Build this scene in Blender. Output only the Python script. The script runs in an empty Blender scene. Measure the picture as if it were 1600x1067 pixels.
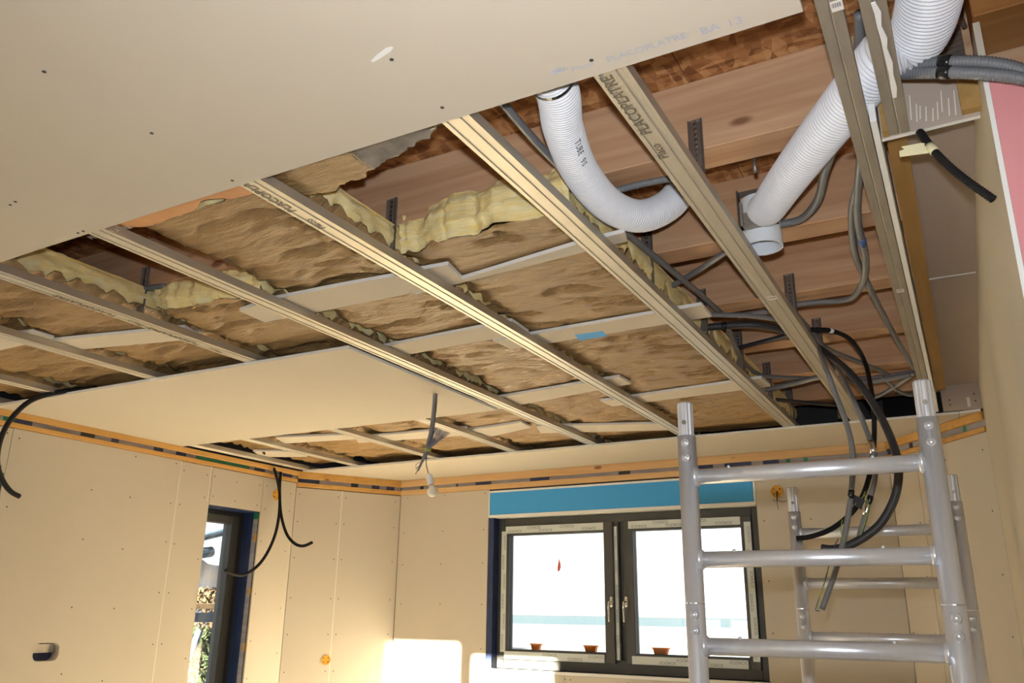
import bpy, math, random
import numpy as np
from mathutils import Vector, Matrix, noise
random.seed(7)
scene = bpy.context.scene
COL = scene.collection

# ------------------------------------------------------------------ camera
EYE = 1.55                                   # eye height above the floor (m)
YAW, PITCH, ROLL, FPX = math.radians(-29.078), math.radians(17.897), math.radians(.7523), 1310.3
fw = np.array([math.sin(YAW)*math.cos(PITCH), math.cos(YAW)*math.cos(PITCH), math.sin(PITCH)])
rt0 = np.array([math.cos(YAW), -math.sin(YAW), 0]); up0 = np.cross(rt0, fw)
rt = math.cos(ROLL)*rt0 + math.sin(ROLL)*up0
upv = -math.sin(ROLL)*rt0 + math.cos(ROLL)*up0
camd = bpy.data.cameras.new('camera'); cam = bpy.data.objects.new('camera', camd); COL.objects.link(cam)
camd.sensor_width = 36; camd.lens = FPX/1600*36; camd.clip_start = .02; camd.clip_end = 3000
cam.matrix_world = Matrix(((rt[0], upv[0], -fw[0], 0), (rt[1], upv[1], -fw[1], 0), (rt[2], upv[2], -fw[2], EYE), (0, 0, 0, 1)))
scene.camera = cam

# ------------------------------------------------------------------ world, sun, flash, exposure
vs = scene.view_settings
vs.view_transform = 'Standard'; vs.look = 'None'; vs.gamma = 1; vs.use_curve_mapping = False
vs.exposure = 0.0
world = bpy.data.worlds.new('world'); scene.world = world; world.use_nodes = True
wn = world.node_tree.nodes; wl = world.node_tree.links
bg = wn['Background']; bg.inputs['Strength'].default_value = 2.2
tc = wn.new('ShaderNodeTexCoord'); sx = wn.new('ShaderNodeSeparateXYZ'); cr = wn.new('ShaderNodeValToRGB')
wl.new(tc.outputs['Generated'], sx.inputs[0]); wl.new(sx.outputs['Z'], cr.inputs[0]); wl.new(cr.outputs[0], bg.inputs['Color'])
cr.color_ramp.elements[0].position = 0.0; cr.color_ramp.elements[0].color = (.92, .93, .95, 1)
cr.color_ramp.elements[1].position = .6; cr.color_ramp.elements[1].color = (.72, .82, 1, 1)

sd = bpy.data.lights.new('sun', 'SUN'); sd.energy = 118; sd.color = (1, .89, .70); sd.angle = math.radians(.6)
sun = bpy.data.objects.new('sun', sd); COL.objects.link(sun)
SUNDIR = Vector((.06, 1, -math.tan(math.radians(9)))).normalized()
sun.rotation_euler = SUNDIR.to_track_quat('-Z', 'Y').to_euler(); sun.location = (0, -8, 6)

fd = bpy.data.lights.new('camera_flash', 'SPOT'); fd.energy = 128; fd.color = (.95, 1, 1.06); fd.spot_size = math.radians(112); fd.spot_blend = 1.0; fd.shadow_soft_size = .02
flash = bpy.data.objects.new('camera_flash', fd); COL.objects.link(flash)
flash.matrix_world = Matrix.Translation(Vector(upv)*.10 + Vector(fw)*.04) @ cam.matrix_world

# ------------------------------------------------------------------ pixel -> point on a real plane (camera-relative metres)
def ray(x, y): return fw + rt*((x-800)/FPX) - upv*((y-533.5)/FPX)
def PZ(x, y, z): d = ray(x, y); return Vector(d*z/d[2])
def PY(x, y, Y): d = ray(x, y); return Vector(d*Y/d[1])
def PX(x, y, X): d = ray(x, y); return Vector(d*X/d[0])

# ------------------------------------------------------------------ materials
MATS = {}
def mat(name, color, rough=.7, metal=0., bump=None, var=None, spec=None, emit=None):
    """colour + noise variation: var=(scale_xyz, amount, colour2), bump=(scale_xyz, strength)"""
    m = bpy.data.materials.new(name); m.use_nodes = True; MATS[name] = m
    n = m.node_tree.nodes; l = m.node_tree.links; b = n['Principled BSDF']
    b.inputs['Base Color'].default_value = (*color, 1); b.inputs['Roughness'].default_value = rough; b.inputs['Metallic'].default_value = metal
    if spec is not None: b.inputs['Specular IOR Level'].default_value = spec
    if emit: b.inputs['Emission Color'].default_value = (*emit[0], 1); b.inputs['Emission Strength'].default_value = emit[1]
    def tex(scale, detail=4, rough_=.6, dist=0):
        t = n.new('ShaderNodeNewGeometry'); mp = n.new('ShaderNodeMapping'); mp.inputs['Scale'].default_value = scale
        z = n.new('ShaderNodeTexNoise'); z.inputs['Scale'].default_value = 1; z.inputs['Detail'].default_value = detail; z.inputs['Roughness'].default_value = rough_
        z.inputs['Distortion'].default_value = dist
        l.new(t.outputs['Position'], mp.inputs[0]); l.new(mp.outputs[0], z.inputs[0]); return z
    if var:
        z = tex(var[0], 5, .6, var[3] if len(var) > 3 else 0); r = n.new('ShaderNodeValToRGB')
        r.color_ramp.elements[0].position = .5-var[1]; r.color_ramp.elements[1].position = .5+var[1]
        r.color_ramp.elements[0].color = (*color, 1); r.color_ramp.elements[1].color = (*var[2], 1)
        l.new(z.outputs[0], r.inputs[0]); l.new(r.outputs[0], b.inputs['Base Color'])
    if bump:
        z = tex(bump[0], 6, .65); bp = n.new('ShaderNodeBump'); bp.inputs['Strength'].default_value = bump[1]; bp.inputs['Distance'].default_value = .035 if name == 'kraft' else .01
        l.new(z.outputs[0], bp.inputs['Height']); l.new(bp.outputs[0], b.inputs['Normal'])
    return m

mat('plasterboard', (.54, .482, .395), .85, var=((2.2, 2.2, .7), .35, (.57, .512, .425)), bump=((120, 120, 120), .03))
mat('plaster_core', (.80, .79, .76), .9)
mat('plaster_back', (.44, .36, .30), .85, var=((3, 3, 3), .3, (.40, .33, .275)))
mat('filler', (.74, .70, .62), .9)
mat('pink_board', (.66, .26, .28), .8, var=((5, 5, 5), .3, (.70, .30, .31)))
mat('kraft', (.255, .150, .056), .42, var=((5, 13, 7), .25, (.40, .255, .105), .9), bump=((9, 38, 9), .9))
mat('kraft_inside', (.50, .235, .09), .7, var=((40, 40, 40), .3, (.58, .30, .13)))
mat('kraft_foil', (.10, .088, .075), .75, var=((20, 20, 20), .2, (.22, .20, .175)))
mat('wool', (.93, .69, .21), .95, var=((10, 30, 90), .22, (.97, .88, .56), .5), bump=((40, 160, 330), .6))
mat('galvanised', (.52, .48, .40), .46, .70, var=((14, 3, 14), .3, (.60, .56, .48)))
mat('galvanised_dull', (.30, .27, .22), .5, .55, var=((40, 8, 40), .3, (.40, .37, .31)))
mat('hanger_steel', (.22, .19, .17), .4, .7, var=((60, 60, 30), .3, (.30, .27, .24)))
mat('bright_steel', (.8, .8, .8), .2, 1)
mat('aluminium', (.66, .67, .71), .34, .55, var=((60, 60, 5), .3, (.74, .75, .79)), bump=((300, 300, 20), .05))
mat('duct_white', (.74, .74, .77), .45)
mat('pvc_white', (.78, .82, .87), .35)
mat('conduit_grey', (.16, .165, .175), .5)
mat('conduit_dark', (.030, .031, .036), .5)
mat('conduit_black', (.016, .015, .015), .65, spec=.12)
mat('tape_black', (.012, .012, .012), .25)
mat('tape_blue', (.03, .10, .32), .5)
mat('tape_cream', (.72, .66, .42), .7)
mat('frame_dark', (.050, .050, .045), .42)
mat('membrane_navy', (.012, .022, .075), .35, var=((40, 40, 12), .2, (.03, .05, .13)))
mat('membrane_grey', (.26, .24, .25), .5, var=((6, 6, 30), .15, (.36, .34, .34)))
mat('membrane_dark', (.03, .028, .03), .6)
mat('tape_green', (.02, .20, .10), .45)
mat('blue_foam', (.045, .32, .72), .75, bump=((200, 200, 200), .06))
mat('film_white', (.62, .66, .63), .35)
mat('ink', (.02, .02, .02), .7)
mat('ink_grey', (.13, .13, .15), .8)
mat('ink_blue', (.40, .42, .52), .8)
mat('ink_faint', (.46, .43, .39), .85)
mat('brass_text', (.12, .09, .05), .6)
mat('orange', (.95, .27, .03), .5)
mat('orange_box', (.62, .30, .02), .45)
mat('red_soft', (.7, .12, .10), .6)
mat('paper_label', (.75, .72, .66), .7)
mat('wire_violet', (.10, .085, .12), .5); mat('wire_green', (.25, .36, .05), .5); mat('wire_blue', (.05, .06, .20), .5)
mat('bulb', (.86, .80, .66), .15)
mat('socket_white', (.85, .85, .86), .35)
mat('screed', (.62, .54, .42), .85, var=((3, 3, 3), .3, (.57, .49, .38)))
mat('chrome', (.85, .85, .82), .15, 1)
mat('far_blue', (.018, .050, .068), .9); mat('field', (.17, .165, .16), .9, var=((.05, .05, .05), .2, (.12, .125, .13)))
mat('hill', (.010, .016, .030), .95, var=((.4, .4, .8), .2, (.035, .026, .02)))
mat('foliage', (.05, .036, .012), .9, var=((4, 4, 4), .2, (.09, .045, .018)))
mat('foliage_green', (.018, .034, .012), .9, var=((5, 5, 5), .2, (.04, .055, .015)))
mat('scaffold_blue', (.07, .115, .16), .5, .2)

def wood(name, c1, c2, c3, axis='X', knots=True):
    m = bpy.data.materials.new(name); m.use_nodes = True; MATS[name] = m
    n = m.node_tree.nodes; l = m.node_tree.links; b = n['Principled BSDF']; b.inputs['Roughness'].default_value = .62
    b.inputs['Specular IOR Level'].default_value = .25
    g = n.new('ShaderNodeNewGeometry'); mp = n.new('ShaderNodeMapping')
    mp.inputs['Scale'].default_value = (1.3, 26, 26) if axis == 'X' else (26, 1.3, 26)
    l.new(g.outputs['Position'], mp.inputs[0])
    z = n.new('ShaderNodeTexNoise'); z.inputs['Scale'].default_value = 1; z.inputs['Detail'].default_value = 5; z.inputs['Distortion'].default_value = .8
    l.new(mp.outputs[0], z.inputs[0])
    r = n.new('ShaderNodeValToRGB'); e = r.color_ramp.elements
    e[0].position = .3; e[0].color = (*c1, 1); e[1].position = .72; e[1].color = (*c2, 1); k = r.color_ramp.elements.new(.5); k.color = (*[(a+b_)/2 for a, b_ in zip(c1, c2)], 1)
    l.new(z.outputs[0], r.inputs[0]); out = r.outputs[0]
    # broad lamella tone
    mp2 = n.new('ShaderNodeMapping'); mp2.inputs['Scale'].default_value = (.7, 7, 7) if axis == 'X' else (7, .7, 7); l.new(g.outputs['Position'], mp2.inputs[0])
    z2 = n.new('ShaderNodeTexNoise'); z2.inputs['Scale'].default_value = 1; z2.inputs['Detail'].default_value = 2; l.new(mp2.outputs[0], z2.inputs[0])
    mx = n.new('ShaderNodeMixRGB'); mx.blend_type = 'MULTIPLY'; mr = n.new('ShaderNodeMapRange'); mr.inputs[1].default_value = .35; mr.inputs[2].default_value = .7; mr.inputs[3].default_value = 0; mr.inputs[4].default_value = .5
    l.new(z2.outputs[0], mr.inputs[0]); l.new(mr.outputs[0], mx.inputs[0]); l.new(out, mx.inputs[1]); mx.inputs[2].default_value = (.80, .68, .58, 1); out = mx.outputs[0]
    if knots:
        mp3 = n.new('ShaderNodeMapping'); mp3.inputs['Scale'].default_value = (3.2, 8, 8) if axis == 'X' else (8, 3.2, 8); l.new(g.outputs['Position'], mp3.inputs[0])
        v = n.new('ShaderNodeTexVoronoi'); v.inputs['Scale'].default_value = 1; l.new(mp3.outputs[0], v.inputs[0])
        m2 = n.new('ShaderNodeMapRange'); m2.inputs[1].default_value = .07; m2.inputs[2].default_value = .13; m2.inputs[3].default_value = .85; m2.inputs[4].default_value = 0; l.new(v.outputs['Distance'], m2.inputs[0])
        mk = n.new('ShaderNodeMixRGB'); l.new(m2.outputs[0], mk.inputs[0]); l.new(out, mk.inputs[1]); mk.inputs[2].default_value = (*c3, 1); out = mk.outputs[0]
    l.new(out, b.inputs['Base Color'])
    bp = n.new('ShaderNodeBump'); bp.inputs['Strength'].default_value = .15; bp.inputs['Distance'].default_value = .005; l.new(z.outputs[0], bp.inputs['Height']); l.new(bp.outputs[0], b.inputs['Normal'])
    return m
wood('spruce', (.47, .275, .155), (.62, .41, .255), (.18, .075, .035))
wood('spruce_y', (.46, .25, .13), (.58, .36, .20), (.2, .08, .04), 'Y')
wood('batten_y', (.50, .275, .075), (.62, .37, .12), (.2, .08, .03), 'Y')
wood('batten_x', (.60, .375, .17), (.70, .47, .24), (.2, .08, .03), 'X')
wood('beam_orange', (.36, .155, .045), (.46, .22, .075), (.15, .05, .02), 'X', False)
wood('niche_timber', (.36, .215, .07), (.46, .29, .11), (.15, .06, .02), 'Y')

def osb():
    m = bpy.data.materials.new('osb'); m.use_nodes = True; MATS['osb'] = m
    n = m.node_tree.nodes; l = m.node_tree.links; b = n['Principled BSDF']; b.inputs['Roughness'].default_value = .7
    g = n.new('ShaderNodeNewGeometry'); outs = []
    for sc, rot in (((17, 60, 30), .5), ((50, 18, 30), .3)):
        mp = n.new('ShaderNodeMapping'); mp.inputs['Scale'].default_value = sc; mp.inputs['Rotation'].default_value = (0, 0, rot); l.new(g.outputs['Position'], mp.inputs[0])
        v = n.new('ShaderNodeTexVoronoi'); v.inputs['Scale'].default_value = 1; l.new(mp.outputs[0], v.inputs[0]); outs.append(v)
    mix = n.new('ShaderNodeMixRGB'); mix.inputs[0].default_value = .5
    for k, v in enumerate(outs): l.new(v.outputs['Color'], mix.inputs[k+1])
    bw = n.new('ShaderNodeRGBToBW'); l.new(mix.outputs[0], bw.inputs[0])
    r = n.new('ShaderNodeValToRGB'); e = r.color_ramp.elements; e[0].position = .25; e[0].color = (.21, .078, .024, 1); e[1].position = .75; e[1].color = (.60, .33, .14, 1)
    k = e.new(.5); k.color = (.42, .18, .062, 1)
    l.new(bw.outputs[0], r.inputs[0]); l.new(r.outputs[0], b.inputs['Base Color'])
    bp = n.new('ShaderNodeBump'); bp.inputs['Strength'].default_value = .4; bp.inputs['Distance'].default_value = .004; l.new(bw.outputs[0], bp.inputs['Height']); l.new(bp.outputs[0], b.inputs['Normal'])
osb()
def glass():
    m = bpy.data.materials.new('glass'); m.use_nodes = True; MATS['glass'] = m
    n = m.node_tree.nodes; l = m.node_tree.links; n.remove(n['Principled BSDF'])
    t = n.new('ShaderNodeBsdfTransparent'); t.inputs[0].default_value = (.95, .97, .97, 1); gl = n.new('ShaderNodeBsdfGlossy'); gl.inputs['Roughness'].default_value = .01
    f = n.new('ShaderNodeFresnel'); f.inputs[0].default_value = 1.45; mx = n.new('ShaderNodeMixShader')
    l.new(f.outputs[0], mx.inputs[0]); l.new(t.outputs[0], mx.inputs[1]); l.new(gl.outputs[0], mx.inputs[2]); l.new(mx.outputs[0], n['Material Output'].inputs[0])
glass()

# ------------------------------------------------------------------ mesh helpers (all points camera-relative; lifted by EYE when built)
BASE = {}
class MB:
    def __init__(s): s.v = []; s.f = []; s.mi = []; s.m = 0
    def add(s, vs_, fs):
        o = len(s.v); s.v += [tuple(p) for p in vs_]; s.f += [tuple(i+o for i in f) for f in fs]; s.mi += [s.m]*len(fs)
    def box(s, x0, x1, y0, y1, z0, z1):
        s.add([(x, y, z) for x in (x0, x1) for y in (y0, y1) for z in (z0, z1)],
              [(0, 1, 3, 2), (4, 6, 7, 5), (0, 4, 5, 1), (2, 3, 7, 6), (0, 2, 6, 4), (1, 5, 7, 3)])
    def prism(s, poly, z0, z1):
        n = len(poly); s.add([(p[0], p[1], z0) for p in poly]+[(p[0], p[1], z1) for p in poly],
              [tuple(range(n))[::-1], tuple(range(n, 2*n))]+[(i, (i+1) % n, n+(i+1) % n, n+i) for i in range(n)])
    def hexa(s, a, b):   # two quads (4 pts each) joined
        s.add(list(a)+list(b), [(0, 1, 2, 3), (7, 6, 5, 4)]+[(i, 4+i, 4+(i+1) % 4, (i+1) % 4) for i in range(4)])
    def extr(s, sec, p0, p1, ax='Y'):   # open or closed polyline section (x,z) from p0 to p1
        n = len(sec); P = []
        for p in (p0, p1):
            for a, b in sec: P.append((p[0]+a, p[1], p[2]+b) if ax == 'Y' else (p[0], p[1]+a, p[2]+b))
        s.add(P, [(i, (i+1) % n, n+(i+1) % n, n+i) for i in range(n)]+[tuple(range(n)), tuple(range(n, 2*n))[::-1]])
    def tube(s, pts, rad, n=10, cap=True):
        """rad: number or list per point"""
        pts = [Vector(p) for p in pts]; N = len(pts); rr = rad if isinstance(rad, (list, tuple)) else [rad]*N
        t0 = (pts[1]-pts[0]).normalized(); ref = Vector((0, 0, 1)) if abs(t0.z) < .9 else Vector((1, 0, 0))
        u = t0.cross(ref).normalized(); V = []
        for i, p in enumerate(pts):
            t = (pts[min(i+1, N-1)]-pts[max(i-1, 0)])
            if t.length > 1e-9: t.normalize(); u = (u-t*u.dot(t)).normalized(); w = t.cross(u)
            for k in range(n):
                a = 2*math.pi*k/n; V.append(p+(u*math.cos(a)+w*math.sin(a))*rr[i])
        F = [(i*n+k, i*n+(k+1) % n, (i+1)*n+(k+1) % n, (i+1)*n+k) for i in range(N-1) for k in range(n)]
        if cap: F += [tuple(range(n))[::-1], tuple(range((N-1)*n, N*n))]
        s.add(V, F)
    def ball(s, c, r, n=12, m=8, sc=(1, 1, 1)):
        V = [(c[0]+r*sc[0]*math.sin(math.pi*j/m)*math.cos(2*math.pi*i/n), c[1]+r*sc[1]*math.sin(math.pi*j/m)*math.sin(2*math.pi*i/n), c[2]+r*sc[2]*math.cos(math.pi*j/m)) for j in range(m+1) for i in range(n)]
        s.add(V, [(j*n+i, (j+1)*n+i, (j+1)*n+(i+1) % n, j*n+(i+1) % n) for j in range(m) for i in range(n)])
    def disc(s, c, nrm, r, h=.001, n=8):
        c = Vector(c); nrm = Vector(nrm).normalized(); s.tube([c, c+nrm*h], r, n)
    def build(s, name, m, parent=None, smooth=False, bevel=0, kind=None, label=None):
        me = bpy.data.meshes.new(name)
        off = BASE.get(parent.name, Vector()) if parent else Vector()
        me.from_pydata([(x-off[0], y-off[1], z+EYE-off[2]) for x, y, z in s.v], [], s.f)
        for mm in (m if isinstance(m, (list, tuple)) else [m]): me.materials.append(MATS[mm])
        if isinstance(m, (list, tuple)): me.polygons.foreach_set('material_index', s.mi)
        if smooth: me.polygons.foreach_set('use_smooth', [True]*len(me.polygons))
        me.update()
        o = bpy.data.objects.new(name, me); COL.objects.link(o)
        if parent: o.parent = parent; BASE[o.name] = off
        if bevel:
            b = o.modifiers.new('bevel', 'BEVEL'); b.width = bevel; b.segments = 1; b.limit_method = 'ANGLE'
        if kind: o['kind'] = kind
        if label: o['label'] = label
        return o
def recalc(o):
    import bmesh
    bm = bmesh.new(); bm.from_mesh(o.data); bmesh.ops.recalc_face_normals(bm, faces=bm.faces); bm.to_mesh(o.data); bm.free()
def tag(o, label, cat, group=None):
    o['label'] = label; o['category'] = cat
    if group: o['group'] = group
    return o
def thing(name, label, cat, loc, group=None, kind=None):
    o = bpy.data.objects.new(name, None); COL.objects.link(o); o.empty_display_size = .05
    L = Vector((loc[0], loc[1], loc[2]+EYE)); o.location = L; BASE[o.name] = L
    if kind: o['kind'] = kind; o['label'] = label
    else: tag(o, label, cat, group)
    return o
def spline(pts, step=.01):
    P = [Vector(p) for p in pts]; P = [P[0]*2-P[1]]+P+[P[-1]*2-P[-2]]; out = []
    for i in range(1, len(P)-2):
        a, b, c, d = P[i-1:i+3]; n = max(2, int((c-b).length/step))
        for k in range(n):
            t = k/n; out.append(.5*((2*b)+(c-a)*t+(2*a-5*b+4*c-d)*t*t+(3*b-a-3*c+d)*t**3))
    out.append(P[-2].copy()); return out
def resample(pts, step):
    out = [pts[0]]; acc = 0
    for a, b in zip(pts, pts[1:]):
        L = (b-a).length
        while acc+L >= step:
            f = (step-acc)/L; a = a+(b-a)*f; out.append(a.copy()); L = (b-a).length; acc = 0
        acc += L
    return out
def text(s, size, origin, xdir, ydir, m, parent, name='printed_text', align='LEFT', bold=0):
    c = bpy.data.curves.new(name, 'FONT'); c.body = s; c.size = size; c.resolution_u = 2; c.align_x = align; c.align_y = 'CENTER'; c.offset = bold
    tmp = bpy.data.objects.new(name, c); me = bpy.data.meshes.new_from_object(tmp); me.name = name; bpy.data.objects.remove(tmp); bpy.data.curves.remove(c)
    me.materials.clear(); me.materials.append(MATS[m]); o = bpy.data.objects.new(name, me); COL.objects.link(o)
    x = Vector(xdir).normalized(); y = Vector(ydir).normalized(); z = x.cross(y)
    off = BASE.get(parent.name, Vector()); p = Vector(origin)+z*.0006+Vector((0, 0, EYE))-off
    M = Matrix(((x.x, y.x, z.x, p.x), (x.y, y.y, z.y, p.y), (x.z, y.z, z.z, p.z), (0, 0, 0, 1)))
    o.parent = parent; o.matrix_local = M; BASE[o.name] = off
    return o
def fbm(x, y, z=0, o=4):
    return noise.fractal(Vector((x, y, z)), .9, 2.1, o)

# ================================================================== SHELL
HC = .9875            # underside of ceiling boards, above the eye
ZF = -EYE             # floor
ZD = 1.36             # underside of OSB deck
b = MB(); b.box(-5.4, 1.7, -1.8, 6.1, ZF-.12, ZF); o = b.build('floor', 'screed'); o['kind'] = 'structure'; o['label'] = 'bare light screed floor of the room'
# deck : OSB panels over the joists
deck = thing('ceiling', 'rough OSB deck carried by the timber joists', None, (-2, 1.7, ZD), kind='structure')
for x0, x1, y0, y1 in ((-5.4, -3.1, -1.8, 1.1), (-3.1, -.35, -1.8, 1.1), (-.35, 1.7, -1.8, 1.1), (-5.4, -4.2, 1.1, 3.4), (-4.2, -1.35, 1.1, 3.4), (-1.35, -.53, 1.1, 3.4), (-.53, 1.7, 1.1, 3.4), (-5.4, -3.1, 3.4, 6.1), (-3.1, -.4, 3.4, 6.1), (-.4, 1.7, 3.4, 6.1)):
    b = MB(); b.box(x0+.0015, x1-.0015, y0+.0015, y1-.0015, ZD, ZD+.018); b.build('osb_panel', 'osb', deck)
b = MB(); b.box(-5.4, 1.7, -1.8, 6.1, ZD+.0185, ZD+.12); b.build('roof_layer', 'membrane_dark', deck)

class Wall:
    """local frame: s along a->b, d towards the room, z"""
    def __init__(s, a, b_):
        s.a = Vector((a[0], a[1], 0)); e = Vector((b_[0], b_[1], 0)); s.L = (e-s.a).length; s.u = (e-s.a).normalized(); s.n = Vector((s.u.y, -s.u.x, 0))
    def P(s, t, d, z): p = s.a+s.u*t+s.n*d; return Vector((p.x, p.y, z))
    def box(s, mb, s0, s1, z0, z1, d0, d1):
        mb.hexa([s.P(s0, d0, z0), s.P(s1, d0, z0), s.P(s1, d0, z1), s.P(s0, d0, z1)], [s.P(s0, d1, z0), s.P(s1, d1, z0), s.P(s1, d1, z1), s.P(s0, d1, z1)])
    def at(s, px, py, off=0):          # pixel -> (t, z) on the wall plane
        d = Vector(ray(px, py)); nn = s.n; k = (s.a.dot(nn)+off)/d.dot(nn); p = d*k; return (p-s.a).dot(s.u), p.z
PB = .0125
def wall(name, label, W, panels, holes, screws=(), back=(-.30, -PB-.002), ztop=ZD):
    """holes: (s0,s1,z0,z1) cut from the backing; panels: rects of plasterboard"""
    root = thing(name, label, None, W.P(W.L/2, 0, ZF), kind='structure')
    E = .2; xs = sorted({-E, W.L+E, *[h[0] for h in holes], *[h[1] for h in holes]}); b = MB()
    for x0, x1 in zip(xs, xs[1:]):
        zs = sorted([(h[2], h[3]) for h in holes if h[0] <= x0+1e-6 and h[1] >= x1-1e-6]); z = ZF
        for a_, c_ in zs+[(ztop, ztop)]:
            if a_-z > 1e-4: W.box(b, x0, x1, z, a_, *back)
            z = c_
    b.build('masonry', 'membrane_dark', root)
    for p in panels:
        b = MB(); g = .0012; W.box(b, p[0]+g, p[1]-g, p[2]+g, p[3]-g, -PB, 0) if len(p) == 4 else None
        if len(p) == 8:      # panel with one rectangular opening
            s0, s1, z0, z1, c0, c1, c2, c3 = p; s0 += g; s1 -= g
            for d in (-PB, 0):
                b.add([W.P(x, d, z) for x, z in ((s0, z0), (s1, z0), (s1, z1), (s0, z1), (c0, c2), (c1, c2), (c1, c3), (c0, c3))], [(0, 1, 5, 4), (1, 2, 6, 5), (2, 3, 7, 6), (3, 0, 4, 7)])
            b.f += [(i, (i+1) % 4, 8+(i+1) % 4, 8+i) for i in range(4)]+[(4+i, 4+(i+1) % 4, 12+(i+1) % 4, 12+i) for i in range(4)]; b.mi += [0]*8
        o = b.build('plasterboard_panel', 'plasterboard', root, bevel=.0015 if len(p) == 4 else 0)
        recalc(o)
    if screws:
        b = MB()
        for (t, z) in screws: b.disc(W.P(t, -.0005, z), W.n, .0042, .001, 7)
        b.build('screw_heads', 'ink', root, kind='stuff')
    return root

XL = -4.455
WL = Wall((XL, -1.6), (XL, 4.73)); sY = lambda y: y+1.6
WB = Wall((XL, 4.73), (-4.03, 5.46))
WW = Wall((-4.03, 5.46), (-.44, 5.38))
WC = Wall((-.44, 5.38), (.077, 4.72))
WR = Wall((.077, 4.72), (.118, 1.66))
ZP = .90          # top of wall panels (left), lower batten above
# --- left wall: narrow glazed door (window_2) and a second door near the camera (window_3)
N0, N1, NT = sY(3.93), sY(4.395), .652
M0, M1, MT = sY(1.25), sY(2.563), .66
cut = (sY(2.884), sY(3.046), -.283, -.18)
scr = []
for (y, rows) in ((2.605, (.86, .5, .1, -.3)), (2.54, (.87, .7)), (3.63, (.87, .63, .38, .09, -.2, -.45)), (3.70, (.85, .62, .38, .09, -.2, -.45)), (3.07, (.64, .36, .0, -.35)), (3.33, (.87, .62, .33, .0, -.4)),
                  (3.89, (.84, .69, .3, .0, -.3)), (3.95, (.84, .70)), (4.36, (.83, .69)), (4.43, (.83, .68, .45, .1, -.2, -.45)), (4.68, (.82, .68, .4, .0, -.3)), (4.15, (.83, .69))):
    scr += [(sY(y+random.uniform(-.006, .006)), z+random.uniform(-.01, .01)) for z in rows]
wl_ = wall('wall_left', 'plasterboarded left wall with a narrow glazed door', WL,
     [(0, M0, ZF, ZP), (M0, M1, MT, ZP), (M1, sY(3.665), ZF, ZP, *cut),
      (sY(3.665), N0, ZF, ZP), (N0, N1, NT, ZP), (N1, WL.L, ZF, ZP)],
     [(M0, M1, ZF, MT), (N0, N1, ZF, NT), (cut[0]-.02, cut[1]+.02, cut[2]-.02, cut[3]+.02)], scr, back=(-.30, -PB-.002))
# filled joint lines on the left wall
for y0, y1, zt in ((3.64, 3.70, ZP), ):
    b = MB(); WL.box(b, sY(3.664), sY(3.671), ZF, ZP, -.001, .0006); recalc(b.build('joint_filler', 'filler', wl_))
    b = MB(); WL.box(b, sY(3.912), sY(3.917), NT+.02, ZP, -.001, .0006); recalc(b.build('joint_filler', 'filler', wl_))
# recessed socket opening with rounded corners
def rrect(s0, s1, z0, z1, r, n=5):
    out = []
    for cx, cz, a0 in ((s1-r, z1-r, 0), (s0+r, z1-r, 90), (s0+r, z0+r, 180), (s1-r, z0+r, 270)):
        for k in range(n+1):
            a = math.radians(a0+90*k/n); out.append((cx+r*math.cos(a), cz+r*math.sin(a)))
    return out
inner = rrect(cut[0]+.008, cut[1]-.008, cut[2]+.006, cut[3]-.006, .032)
outer = []
cx, cz = (cut[0]+cut[1])/2, (cut[2]+cut[3])/2
for k, p in enumerate(inner):
    q = k//6; outer.append([(cut[1], cut[3]), (cut[0], cut[3]), (cut[0], cut[2]), (cut[1], cut[2])][q])
b = MB(); n = len(inner)
b.add([WL.P(*(p[0], 0, p[1])) for p in inner]+[WL.P(p[0], 0, p[1]) for p in outer]+[WL.P(p[0], -.0125, p[1]) for p in inner], [(i, n+i, n+(i+1) % n, (i+1) % n) for i in range(n)]+[(i, (i+1) % n, 2*n+(i+1) % n, 2*n+i) for i in range(n)])
b.build('opening_rim', 'plasterboard', wl_)
b = MB(); b.add([WL.P(p[0], -.0125, p[1]) for p in inner]+[WL.P(p[0], -.06, p[1]) for p in inner], [(i, (i+1) % n, n+(i+1) % n, n+i) for i in range(n)]+[tuple(range(n, 2*n))])
b.mi[-1] = 1
b.build('recessed_box', ['plasterboard', 'membrane_navy'], wl_)
b = MB(); q = cut[2]+(cut[3]-cut[2])*.46; WL.box(b, cut[0]+.02, cut[1]-.05, q, cut[3]-.012, -.058, -.03); recalc(b.build('recess_tone_block', 'plasterboard', wl_))  # added block, its pale colour stands in for light on the upper back
b = MB(); WL.box(b, cut[1]-.05, cut[1]-.02, q, cut[3]-.012, -.058, -.034); recalc(b.build('recess_tone_block', 'membrane_grey', wl_))  # added darker block toning down the right side of the recess

scr = [(t, z) for t in (.03, .33, .39, .80) for z in (.82, .62, .36, .08, -.17, -.42)]
wb = wall('wall_bay_left', 'angled bay wall in the left corner', WB, [(0, .36, ZF, .87), (.36, WB.L, ZF, .87)], [], scr)
b = MB(); WB.box(b, .357, .363, ZF, .87, -.001, .0005); recalc(b.build('joint_filler', 'filler', wb))

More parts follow.
